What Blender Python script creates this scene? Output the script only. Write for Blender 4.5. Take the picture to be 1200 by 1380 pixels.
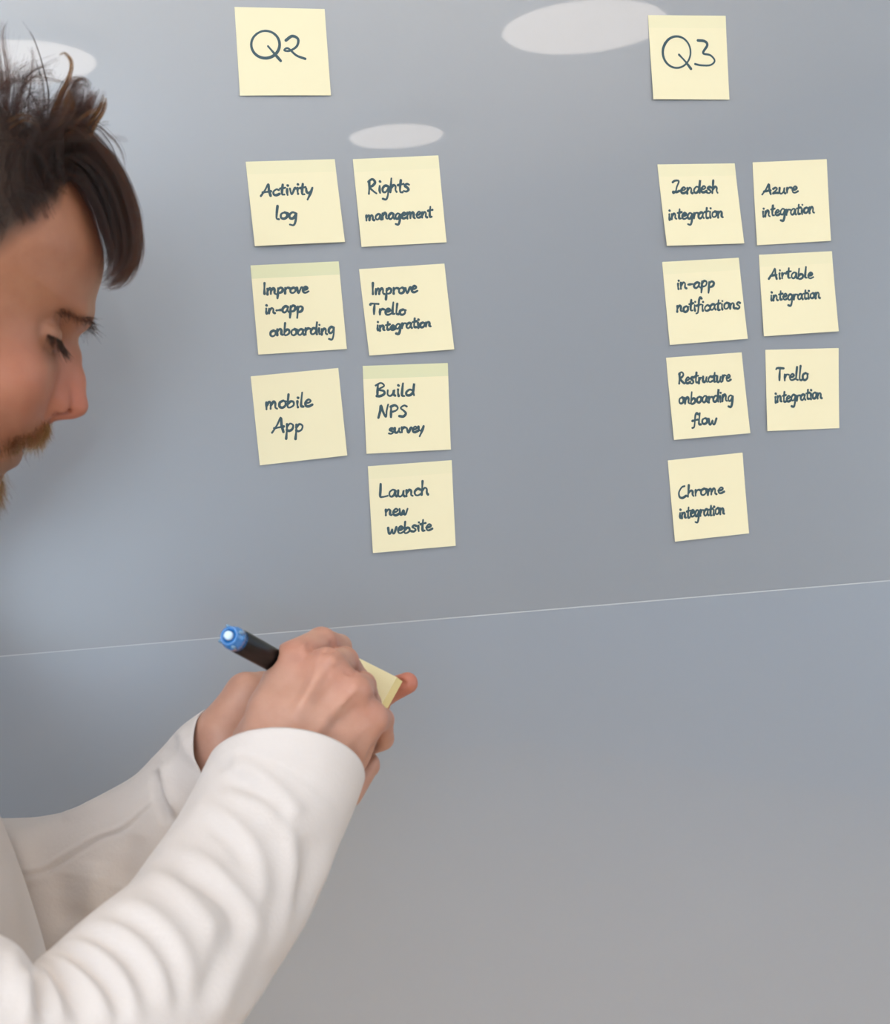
import bpy, math, random
import numpy as np
from mathutils import Vector

for _o in list(bpy.data.objects):
    bpy.data.objects.remove(_o, do_unlink=True)
SC = bpy.context.scene
COL = SC.collection

# ------------------------------------------------------------------ camera
FPX = 1900.0                       # focal length in pixels of the 1200 x 1380 frame
CAM_Z = 1.45
CAM = np.array([0.0, 0.0, CAM_Z])
BOARD_Y = 1.2128                   # the face of the wall panels
YAW, PITCH, ROLL = math.radians(13.3005), math.radians(-1.2237), math.radians(-3.555)


def cam_axes():
    cy, sy, cp, sp = math.cos(YAW), math.sin(YAW), math.cos(PITCH), math.sin(PITCH)
    cr, sr = math.cos(ROLL), math.sin(ROLL)
    f = np.array([sy * cp, cy * cp, sp])
    r0 = np.array([cy, -sy, 0.0])
    u0 = np.cross(r0, f)
    return cr * r0 + sr * u0, -sr * r0 + cr * u0, f


AX_R, AX_U, AX_F = cam_axes()


def W(px, py, y):
    """World point on the vertical plane y seen at photo pixel (px, py)."""
    d = AX_F + (px - 600.0) / FPX * AX_R - (py - 690.0) / FPX * AX_U
    return CAM + d * (y / d[1])


def PX(P):
    """Photo pixel of world points (n,3)."""
    q = np.asarray(P) - CAM
    z = q @ AX_F
    return np.stack([600 + FPX * (q @ AX_R) / z, 690 - FPX * (q @ AX_U) / z], -1)


cam_d = bpy.data.cameras.new('camera')
cam_d.sensor_fit = 'VERTICAL'
cam_d.sensor_height = 36.0
cam_d.sensor_width = 36.0 * 1200 / 1380
cam_d.lens = FPX / 1380 * 36.0
cam_d.clip_start = 0.02
cam_d.dof.use_dof = True
cam_d.dof.focus_distance = 1.235
cam_d.dof.aperture_fstop = 13.0
cam_o = bpy.data.objects.new('camera', cam_d)
COL.objects.link(cam_o)
from mathutils import Matrix
cam_o.matrix_world = Matrix(((AX_R[0], AX_U[0], -AX_F[0], CAM[0]),
                             (AX_R[1], AX_U[1], -AX_F[1], CAM[1]),
                             (AX_R[2], AX_U[2], -AX_F[2], CAM[2]), (0, 0, 0, 1)))
SC.camera = cam_o

# ------------------------------------------------------------------ world, light levels, exposure
wd = bpy.data.worlds.new('world')
SC.world = wd
wd.use_nodes = True
wd.node_tree.nodes['Background'].inputs[0].default_value = (0.62, 0.72, 0.9, 1)
wd.node_tree.nodes['Background'].inputs[1].default_value = 0.6
SC.view_settings.view_transform = 'Standard'
SC.view_settings.look = 'None'
SC.view_settings.gamma = 1.0
SC.view_settings.use_curve_mapping = False
SC.view_settings.exposure = -0.27
WINDOW_B = 9.0        # the brightest window, in the wall behind the camera
WINDOW_L = 3.0        # radiance of the daylit window panes
FILL_WIN_R = 1.8        # the same for the window added on the right as fill
WINDOW_COL = (0.64, 0.81, 1.0)
FILL_SKY_L = 2.5           # radiance of the skylight added as top light where he works
FILL_SKY_COL = (1.0, 0.92, 0.83)
LAMP_L = 7.0          # radiance of the round ceiling lamps
LAMP_COL = (1.0, 0.88, 0.78)

# ------------------------------------------------------------------ helpers


def new_mat(name, col, rough=0.6, spec=0.5, **kw):
    m = bpy.data.materials.new(name)
    m.use_nodes = True
    b = m.node_tree.nodes['Principled BSDF']
    b.inputs['Base Color'].default_value = (*col, 1)
    b.inputs['Roughness'].default_value = rough
    b.inputs['Specular IOR Level'].default_value = spec
    for k, v in kw.items():
        b.inputs[k].default_value = v
    return m


def noise_color(m, c1, c2, scale, detail=4, rough=0.6, coord='Object', stretch=(1, 1, 1)):
    nt = m.node_tree
    b = nt.nodes['Principled BSDF']
    tc = nt.nodes.new('ShaderNodeTexCoord')
    mp = nt.nodes.new('ShaderNodeMapping')
    mp.inputs['Scale'].default_value = stretch
    n = nt.nodes.new('ShaderNodeTexNoise')
    n.inputs['Scale'].default_value = scale
    n.inputs['Detail'].default_value = detail
    n.inputs['Roughness'].default_value = rough
    r = nt.nodes.new('ShaderNodeValToRGB')
    r.color_ramp.elements[0].position = 0.3
    r.color_ramp.elements[1].position = 0.7
    r.color_ramp.elements[0].color = (*c1, 1)
    r.color_ramp.elements[1].color = (*c2, 1)
    nt.links.new(tc.outputs[coord], mp.inputs[0])
    nt.links.new(mp.outputs[0], n.inputs['Vector'])
    nt.links.new(n.outputs['Fac'], r.inputs[0])
    nt.links.new(r.outputs[0], b.inputs['Base Color'])
    return r


def noise_bump(m, scale, dist, strength=1.0, detail=3, coord='Object', stretch=(1, 1, 1)):
    nt = m.node_tree
    b = nt.nodes['Principled BSDF']
    tc = nt.nodes.new('ShaderNodeTexCoord')
    mp = nt.nodes.new('ShaderNodeMapping')
    mp.inputs['Scale'].default_value = stretch
    n = nt.nodes.new('ShaderNodeTexNoise')
    n.inputs['Scale'].default_value = scale
    n.inputs['Detail'].default_value = detail
    bp = nt.nodes.new('ShaderNodeBump')
    bp.inputs['Strength'].default_value = strength
    bp.inputs['Distance'].default_value = dist
    nt.links.new(tc.outputs[coord], mp.inputs[0])
    nt.links.new(mp.outputs[0], n.inputs['Vector'])
    nt.links.new(n.outputs['Fac'], bp.inputs['Height'])
    nt.links.new(bp.outputs[0], b.inputs['Normal'])


def emit_mat(name, col, strength):
    m = bpy.data.materials.new(name)
    m.use_nodes = True
    b = m.node_tree.nodes['Principled BSDF']
    b.inputs['Base Color'].default_value = (0.8, 0.8, 0.8, 1)
    b.inputs['Emission Color'].default_value = (*col, 1)
    b.inputs['Emission Strength'].default_value = strength
    return m


ORIGIN = {}          # world origin of every object built so far


def mesh_obj(name, verts, faces, mat=None, parent=None, smooth=False, loc=None):
    """Link one mesh object. verts are WORLD coordinates; loc moves the origin there."""
    V = np.asarray(verts, dtype=float)
    org = (np.zeros(3) if loc is None else np.asarray(loc, float)) if parent is None else np.array(ORIGIN[parent.name])
    me = bpy.data.meshes.new(name)
    me.from_pydata([tuple(v) for v in (V - org)], [], [tuple(int(i) for i in f) for f in faces])
    me.update()
    if smooth:
        me.polygons.foreach_set('use_smooth', [True] * len(me.polygons))
    o = bpy.data.objects.new(name, me)
    COL.objects.link(o)
    if parent is not None:
        o.parent = parent
    else:
        o.location = org
    ORIGIN[o.name] = org
    if mat is not None:
        for mm_ in (mat if isinstance(mat, (list, tuple)) else [mat]):
            me.materials.append(mm_)
    return o


def empty(name, loc, label=None, cat=None, group=None):
    o = bpy.data.objects.new(name, None)
    COL.objects.link(o)
    o.location = loc
    o.empty_display_size = 0.05
    ORIGIN[o.name] = np.array([float(c) for c in loc])
    if label:
        o['label'] = label
    if cat:
        o['category'] = cat
    if group:
        o['group'] = group
    return o


def tag(o, label, cat, group=None):
    o['label'] = label
    o['category'] = cat
    if group:
        o['group'] = group
    return o


def struct(o, label=None, cat=None):
    o['kind'] = 'structure'
    if label:
        o['label'] = label
    if cat:
        o['category'] = cat
    return o


BOXF = [(0, 3, 2, 1), (4, 5, 6, 7), (0, 1, 5, 4), (1, 2, 6, 5), (2, 3, 7, 6), (3, 0, 4, 7)]


def box_v(lo, hi):
    (a, b, c), (d, e, f) = lo, hi
    return [(a, b, c), (d, b, c), (d, e, c), (a, e, c), (a, b, f), (d, b, f), (d, e, f), (a, e, f)]


def boxes(lst):
    V, F = [], []
    for lo, hi in lst:
        n = len(V)
        V += box_v(lo, hi)
        F += [tuple(i + n for i in f) for f in BOXF]
    return V, F


def bevel(o, w, seg=2):
    m = o.modifiers.new('bevel', 'BEVEL')
    m.width = w
    m.segments = seg
    m.limit_method = 'ANGLE'
    return o


def catmull(pts, n, closed=False):
    """Resample a polyline through its points, n samples per span (any dimension)."""
    P = np.asarray(pts, float)
    if len(P) < 3:
        return np.array([P[0] + (P[-1] - P[0]) * t for t in np.linspace(0, 1, n + 1)])
    Q = np.vstack([2 * P[0] - P[1], P, 2 * P[-1] - P[-2]])
    out = []
    for i in range(1, len(Q) - 2):
        a, b, c, d = Q[i - 1], Q[i], Q[i + 1], Q[i + 2]
        for t in np.linspace(0, 1, n, endpoint=False):
            out.append(0.5 * (2 * b + (c - a) * t + (2 * a - 5 * b + 4 * c - d) * t * t + (3 * b - a - 3 * c + d) * t ** 3))
    out.append(P[-1])
    return np.array(out)


def lathe(profile, origin, axis, seg=48, cap=True):
    """Revolve (radius, height) pairs about axis through origin."""
    ax = np.asarray(axis, float)
    ax = ax / np.linalg.norm(ax)
    t = np.array([0, 0, 1.0]) if abs(ax[2]) < 0.9 else np.array([1.0, 0, 0])
    e1 = np.cross(ax, t)
    e1 /= np.linalg.norm(e1)
    e2 = np.cross(ax, e1)
    V, F = [], []
    o = np.asarray(origin, float)
    for r, h in profile:
        for k in range(seg):
            a = 2 * math.pi * k / seg
            V.append(o + ax * h + (e1 * math.cos(a) + e2 * math.sin(a)) * r)
    for i in range(len(profile) - 1):
        for k in range(seg):
            k2 = (k + 1) % seg
            F.append((i * seg + k, i * seg + k2, (i + 1) * seg + k2, (i + 1) * seg + k))
    if cap:
        F.append(tuple(range(seg - 1, -1, -1)))
        n = (len(profile) - 1) * seg
        F.append(tuple(n + k for k in range(seg)))
    return V, F

# ================================================================== the setting
M_ceil = new_mat('ceiling_paint', (0.88, 0.88, 0.87), 0.8)
M_white = new_mat('wall_paint_white', (0.80, 0.82, 0.86), 0.8)
noise_bump(M_white, 90, 0.001, 0.4)
M_back = new_mat('wall_paint_dusty_blue', (0.40, 0.43, 0.48), 0.8)
noise_bump(M_back, 90, 0.001, 0.4)
M_grey = new_mat('wall_paint_grey', (0.23, 0.24, 0.26), 0.8)
noise_bump(M_grey, 90, 0.001, 0.4)
M_floor = new_mat('floor_boards', (0.55, 0.42, 0.30), 0.45)
noise_color(M_floor, (0.76, 0.52, 0.30), (0.88, 0.64, 0.40), 3.0, 6, 0.6, stretch=(1, 9, 1))
M_frame = new_mat('window_frame_white', (0.75, 0.75, 0.74), 0.5)
M_pane = emit_mat('daylit_pane', WINDOW_COL, WINDOW_L)

ROOM = dict(x0=-3.0, y0=-5.0, y1=1.30, h=3.0)
rw = lambda y: 3.18 + 0.461 * (y + 2.72)          # the right wall runs at a slant


def slab(name, lo, hi, mat, label=None):
    v, f = boxes([(lo, hi)])
    return struct(mesh_obj(name, v, f, mat), label)


slab('floor', (-3.2, -5.2, -0.1), (5.6, 1.5, 0.0), M_floor)
FILL_X, FILL_Y = (-2.6, 1.2), (-1.65, 0.55)
v, f = boxes([((-3.2, -5.2, 3.0), (5.6, FILL_Y[0], 3.1)), ((-3.2, FILL_Y[1], 3.0), (5.6, 1.5, 3.1)),
              ((-3.2, FILL_Y[0], 3.0), (FILL_X[0], FILL_Y[1], 3.1)), ((FILL_X[1], FILL_Y[0], 3.0), (5.6, FILL_Y[1], 3.1))])
struct(mesh_obj('ceiling', v, f, M_ceil))
slab('wall_front', (-3.2, 1.245, 0.0), (5.6, 1.40, 3.0), M_grey)
xa, xb = rw(-5.0), rw(1.245)
M_fill_r = emit_mat('right_fill_pane', WINDOW_COL, FILL_WIN_R)


def holed(name, P, d, n, length, holes, z0, z1, mat):
    """Wall of thickness .15 from P along unit d (outward n) with window openings [(a, b)]."""
    P, d, n = (np.array([*q, 0.0]) for q in (P, d, n))
    spans = [(0, length, 0, z0), (0, length, z1, 3.0)]
    cur = 0
    for a, b in holes:
        spans.append((cur, a, z0, z1))
        cur = b
    spans.append((cur, length, z0, z1))
    V, F = [], []
    for a, b, lo_, hi_ in spans:
        k = len(V)
        V += [P + d * s + n * t + np.array([0, 0, z]) for z in (lo_, hi_) for s, t in ((a, 0), (b, 0), (b, .15), (a, .15))]
        F += [tuple(i + k for i in f) for f in BOXF]
    struct(mesh_obj(name, V, F, mat))


NWIN = [0]


def window(P, d, n, a, b, z0, z1, pane):
    P, d, n = (np.array([*q, 0.0]) for q in (P, d, n))

    def bx(s0, s1, t0, t1, lo_, hi_):
        return [P + d * s + n * t + np.array([0, 0, z]) for z in (lo_, hi_) for s, t in ((s0, t0), (s1, t0), (s1, t1), (s0, t1))]
    V, F = [], []
    t = .05
    m = (a + b) / 2
    for q in ((a, a + t, .03, .12, z0, z1), (b - t, b, .03, .12, z0, z1), (a + t, b - t, .03, .12, z0, z0 + t), (a + t, b - t, .03, .12, z1 - t, z1), (m - .02, m + .02, .05, .11, z0 + t, z1 - t)):
        k = len(V)
        V += bx(*q)
        F += [tuple(i + k for i in f) for f in BOXF]
    NWIN[0] += 1
    w = struct(mesh_obj('window_%d' % NWIN[0], V, F, M_frame))
    mesh_obj('pane', bx(a + t, b - t, .085, .095, z0 + t, z1 - t), BOXF, pane, w)


holed('wall_left', (-3, -5), (0, 1), (-1, 0), 6.245, [(.2, 2.9), (3.1, 6.1)], .5, 2.85, M_white)
window((-3, -5), (0, 1), (-1, 0), .2, 2.9, .5, 2.85, M_pane)
window((-3, -5), (0, 1), (-1, 0), 3.1, 6.1, .5, 2.85, M_pane)
holed('wall_back', (-3, -5), (1, 0), (0, -1), xa + 3, [(.2, 2.4)], .5, 2.85, M_back)
window((-3, -5), (1, 0), (0, -1), .2, 2.4, .5, 2.85, emit_mat('bright_pane', WINDOW_COL, WINDOW_B))
dr = np.array([xb - xa, 6.245])
LR = float(np.linalg.norm(dr))
dr = dr / LR
holed('wall_right', (xa, -5), tuple(dr), (dr[1], -dr[0]), LR, [(2.9, 6.6)], .5, 2.85, M_grey)
window((xa, -5), tuple(dr), (dr[1], -dr[0]), 2.9, 6.6, .5, 2.85, M_fill_r)  # unseen window added on the right to fill the shadows
v, f = boxes([((-2.99, -5.0, 0), (-2.975, 1.2, 0.09))])
struct(mesh_obj('baseboard_left', v, f, M_frame))

# skylight added to light the working place from above, out of the frame
M_fill_top = emit_mat('fill_skylight_pane', FILL_SKY_COL, FILL_SKY_L)
lst = [((FILL_X[0], FILL_Y[0], 3.0), (FILL_X[0] + .05, FILL_Y[1], 3.12)), ((FILL_X[1] - .05, FILL_Y[0], 3.0), (FILL_X[1], FILL_Y[1], 3.12)),
       ((FILL_X[0] + .05, FILL_Y[0], 3.0), (FILL_X[1] - .05, FILL_Y[0] + .05, 3.12)), ((FILL_X[0] + .05, FILL_Y[1] - .05, 3.0), (FILL_X[1] - .05, FILL_Y[1], 3.12))]
for k in (1, 2, 3):
    xm = FILL_X[0] + (FILL_X[1] - FILL_X[0]) * k / 4
    lst.append(((xm - .02, FILL_Y[0] + .05, 3.02), (xm + .02, FILL_Y[1] - .05, 3.10)))
v, f = boxes(lst)
NWIN[0] += 1
w = struct(mesh_obj('window_%d' % NWIN[0], v, f, M_frame))  # frame of the added skylight
v, f = boxes([((FILL_X[0] + .05, FILL_Y[0] + .05, 3.06), (FILL_X[1] - .05, FILL_Y[1] - .05, 3.07))])
mesh_obj('pane', v, f, M_fill_top, w)

# ------------------------------------------------------------------ round ceiling lamps (seen as reflections)
M_diff = emit_mat('lamp_diffuser', LAMP_COL, LAMP_L)
M_house = new_mat('lamp_housing', (0.7, 0.7, 0.7), 0.4)
LAMPS = [(1.645, -2.07, .275, 'round white ceiling lamp mirrored at the top of the board left of the Q3 note'),
         (-0.185, -2.50, .235, 'round white ceiling lamp mirrored behind the tousled hair of the man'),
         (1.29, -3.50, .20, 'small round ceiling lamp mirrored as a slim ellipse above the two Q2 note columns')]
for x, y, r, lab in LAMPS:
    e = empty('ceiling_light', (x, y, 3.0), lab, 'lamp', 'round ceiling lamps')
    v, f = lathe([(r * .9, 0.0), (r, -0.01), (r + .012, -0.035), (r + .012, -0.06), (r + .004, -.062)], (x, y, 3.0), (0, 0, 1), 64)
    mesh_obj('housing', v, f, M_house, e, True)
    v, f = lathe([(r, -0.0625), (r * .98, -0.068), (r * .5, -.072), (0.001, -.073)], (x, y, 3.0), (0, 0, 1), 64)
    mesh_obj('diffuser', v, f, M_diff, e, True)

# ------------------------------------------------------------------ the two glossy panels
seam_z = W(440, 847, BOARD_Y)[2]


def panel_mat(name, col, rough, ior):
    m = new_mat(name, col, rough, 0.5)
    b = m.node_tree.nodes['Principled BSDF']
    b.inputs['IOR'].default_value = ior
    b.inputs['Coat Weight'].default_value = 1.0
    b.inputs['Coat Roughness'].default_value = 0.015
    return m


M_pu = panel_mat('grey_glass_panel', (0.230, 0.250, 0.278), 0.30, 2.3)
M_pl = panel_mat('blue_grey_glass_panel', (0.250, 0.283, 0.330), 0.30, 2.3)  # bluer, lighter base: the reflection contrast across the seam put into the colour
M_seam = new_mat('seam_trim', (0.46, 0.48, 0.50), 0.4)
v, f = boxes([((-2.6, BOARD_Y, seam_z + 0.0004), (3.6, BOARD_Y + 0.012, 2.75))])
up = mesh_obj('wall_panel', v, f, M_pu, loc=(0.5, BOARD_Y, seam_z))
tag(up, 'large glossy grey glass wall panel above the seam, carrying all the sticky notes', 'board')
v, f = boxes([((-2.6, BOARD_Y, 0.25), (3.6, BOARD_Y + 0.012, seam_z - 0.0006))])
lo = mesh_obj('wall_panel', v, f, M_pl, loc=(0.5, BOARD_Y, 0.25))
tag(lo, 'glossy blue-grey glass wall panel below the seam, bare of notes', 'board')
v, f = boxes([((-2.6, BOARD_Y - 0.0002, seam_z - 0.0006), (3.6, BOARD_Y + 0.011, seam_z + 0.0004))])
struct(mesh_obj('trim_1', v, f, M_seam))

# ================================================================== sticky notes with handwriting
# single-stroke handwriting: x advance, strokes; baseline 0, x-height 1, ascender about 2
A_ = [(0.78, 0.86), (0.45, 1.02), (0.12, 0.68), (0.12, 0.22), (0.38, 0.0), (0.66, 0.3), (0.8, 0.95), (0.76, 0.35), (0.95, 0.02)]
FONT = {
    'a': (1.0, [A_]),
    'b': (0.95, [[(0.12, 2.0), (0.1, 1.0), (0.12, 0.1), (0.4, -0.02), (0.75, 0.3), (0.7, 0.8), (0.4, 0.9), (0.16, 0.6)]]),
    'c': (0.85, [[(0.75, 0.85), (0.45, 1.0), (0.12, 0.6), (0.2, 0.12), (0.5, 0.0), (0.85, 0.2)]]),
    'd': (1.0, [[(0.75, 0.85), (0.4, 0.98), (0.1, 0.55), (0.18, 0.1), (0.5, 0.05), (0.78, 0.5), (0.84, 1.5), (0.86, 2.0), (0.82, 0.8), (0.92, 0.0)]]),
    'e': (0.85, [[(0.12, 0.5), (0.5, 0.55), (0.68, 0.8), (0.42, 1.02), (0.12, 0.6), (0.2, 0.12), (0.5, 0.0), (0.88, 0.22)]]),
    'f': (0.75, [[(0.75, 1.85), (0.52, 2.05), (0.36, 1.6), (0.34, 0.6), (0.28, -0.3), (0.05, -0.45)], [(0.0, 0.75), (0.7, 0.95)]]),
    'g': (0.95, [[(0.75, 0.85), (0.4, 1.0), (0.1, 0.6), (0.2, 0.12), (0.5, 0.1), (0.76, 0.6), (0.8, 0.9), (0.78, -0.3), (0.6, -0.95), (0.2, -0.85)]]),
    'h': (0.95, [[(0.12, 2.0), (0.12, 1.0), (0.1, 0.0)], [(0.12, 0.55), (0.42, 1.0), (0.68, 0.8), (0.7, 0.3), (0.85, 0.0)]]),
    'i': (0.45, [[(0.18, 0.95), (0.2, 0.4), (0.28, 0.0)], [(0.18, 1.55), (0.24, 1.5)]]),
    'k': (0.9, [[(0.12, 2.0), (0.12, 0.0)], [(0.7, 1.0), (0.16, 0.5), (0.8, 0.0)]]),
    'l': (0.5, [[(0.2, 2.0), (0.16, 0.9), (0.18, 0.15), (0.42, 0.02)]]),
    'm': (1.4, [[(0.08, 0.95), (0.14, 0.0)], [(0.12, 0.5), (0.38, 1.0), (0.56, 0.75), (0.58, 0.05)], [(0.58, 0.5), (0.85, 1.0), (1.05, 0.75), (1.08, 0.2), (1.28, 0.0)]]),
    'n': (0.98, [[(0.1, 0.95), (0.14, 0.0)], [(0.13, 0.5), (0.42, 1.0), (0.66, 0.78), (0.68, 0.2), (0.88, 0.02)]]),
    'o': (0.9, [[(0.5, 1.0), (0.14, 0.75), (0.14, 0.2), (0.45, 0.0), (0.76, 0.3), (0.72, 0.8), (0.45, 1.0), (0.85, 0.85)]]),
    'p': (0.95, [[(0.12, 0.95), (0.14, 0.0), (0.12, -0.95)], [(0.13, 0.6), (0.42, 1.0), (0.75, 0.75), (0.68, 0.25), (0.38, 0.05), (0.14, 0.2)]]),
    'r': (0.75, [[(0.12, 0.95), (0.16, 0.0)], [(0.15, 0.5), (0.38, 0.92), (0.7, 0.88)]]),
    's': (0.75, [[(0.65, 0.88), (0.38, 1.0), (0.15, 0.75), (0.45, 0.5), (0.62, 0.22), (0.38, -0.02), (0.05, 0.08)]]),
    't': (0.7, [[(0.32, 1.7), (0.28, 0.7), (0.34, 0.1), (0.6, 0.05)], [(0.02, 1.05), (0.66, 1.18)]]),
    'u': (0.98, [[(0.1, 0.95), (0.12, 0.25), (0.38, 0.0), (0.66, 0.35), (0.74, 0.95), (0.72, 0.3), (0.9, 0.02)]]),
    'v': (0.8, [[(0.06, 0.95), (0.32, 0.02), (0.62, 0.95), (0.78, 0.95)]]),
    'w': (1.25, [[(0.06, 0.95), (0.2, 0.1), (0.4, 0.05), (0.6, 0.7), (0.68, 0.1), (0.9, 0.05), (1.12, 0.95)]]),
    'y': (0.9, [[(0.06, 0.95), (0.14, 0.4), (0.42, 0.2), (0.7, 0.6)], [(0.8, 1.0), (0.6, 0.1), (0.3, -0.85)]]),
    'z': (0.85, [[(0.08, 0.8), (0.4, 1.0), (0.6, 0.75), (0.3, 0.3), (0.06, 0.0), (0.45, 0.08), (0.85, 0.05)]]),
    '-': (0.8, [[(0.1, 0.55), (0.7, 0.6)]]),
    'A': (1.35, [[(0.0, 0.0), (0.45, 0.9), (0.8, 1.85), (0.92, 0.9), (1.15, 0.0)], [(0.2, 0.55), (1.15, 0.7)]]),
    'B': (1.15, [[(0.22, 1.8), (0.2, 0.9), (0.22, 0.05)], [(-0.02, 1.6), (0.5, 1.95), (0.85, 1.5), (0.3, 1.0), (0.85, 0.75), (0.9, 0.3), (0.5, 0.02), (0.15, 0.05)]]),
    'C': (1.2, [[(0.75, 1.95), (0.4, 1.8), (0.08, 1.0), (0.2, 0.2), (0.6, -0.05), (1.05, 0.25)]]),
    'I': (0.5, [[(0.15, 1.9), (0.18, 0.9), (0.24, 0.05)]]),
    'J': (1.15, [[(0.0, 1.75), (0.3, 1.98), (0.85, 1.9), (0.62, 1.0), (0.5, 0.3), (0.2, 0.0), (0.12, 0.25), (0.6, 0.15), (1.0, 0.35)]]),
    'L': (1.1, [[(0.1, 1.95), (0.12, 1.0), (0.14, 0.1), (0.5, 0.02), (1.0, 0.15)]]),
    'N': (1.2, [[(0.05, 0.0), (0.2, 1.0), (0.25, 1.8), (0.5, 0.9), (0.85, 0.05), (0.9, 1.0), (1.02, 1.9)]]),
    'P': (1.05, [[(0.15, 1.8), (0.2, 0.0)], [(0.1, 1.75), (0.55, 1.95), (0.88, 1.5), (0.7, 1.05), (0.22, 0.85)]]),
    'R': (1.25, [[(0.15, 1.75), (0.2, 0.9), (0.2, 0.0)], [(0.02, 1.65), (0.5, 1.98), (0.85, 1.55), (0.6, 1.1), (0.25, 0.9), (0.65, 0.4), (1.1, 0.0)]]),
    'S': (0.95, [[(0.8, 1.7), (0.5, 1.9), (0.15, 1.5), (0.5, 1.0), (0.75, 0.5), (0.5, 0.02), (0.05, 0.12)]]),
    'T': (1.1, [[(0.5, 1.8), (0.48, 0.9), (0.5, 0.05)], [(-0.05, 1.7), (0.1, 1.88), (1.0, 1.82)]]),
}
C5, C6, C7, C8 = (3.529, 300, 0), (3.284, 320, 340), (3.529, 860, 0), (3.287, 870, 330)


def word(text, c, x0, y0, x1, y1, xh):
    """Pixel polylines of a word whose baseline runs (x0,y0)-(x1,y1) in enlarged crop c."""
    k, ox, oy = c
    adv = sum(FONT[ch][0] for ch in text) - 0.1
    sx = (x1 - x0) / adv
    rng = random.Random(text + str(x0))
    out, x = [], 0.0
    for ch in text:
        w, st = FONT[ch]
        jy, js = rng.uniform(-.09, .09), rng.uniform(.92, 1.1)
        for s in st:
            q = []
            for a, b in s:
                t = (x + a) / adv
                q.append(((x0 + (x + a) * sx + 0.10 * b * xh * 0.6 + ox * k) / k, (y0 + (y1 - y0) * t - (b * js + jy) * xh + oy * k) / k))
            out.append(q)
        x += w
    return out


def raw(c, *strokes):
    k, ox, oy = c
    return [[(x / k + ox, y / k + oy) for x, y in s] for s in strokes]


def ring(cx, cy, rx, ry, a0, a1, n=12):
    return [(cx + rx * math.cos(math.radians(a0 + (a1 - a0) * i / n)), cy + ry * math.sin(math.radians(a0 + (a1 - a0) * i / n))) for i in range(n + 1)]


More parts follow.
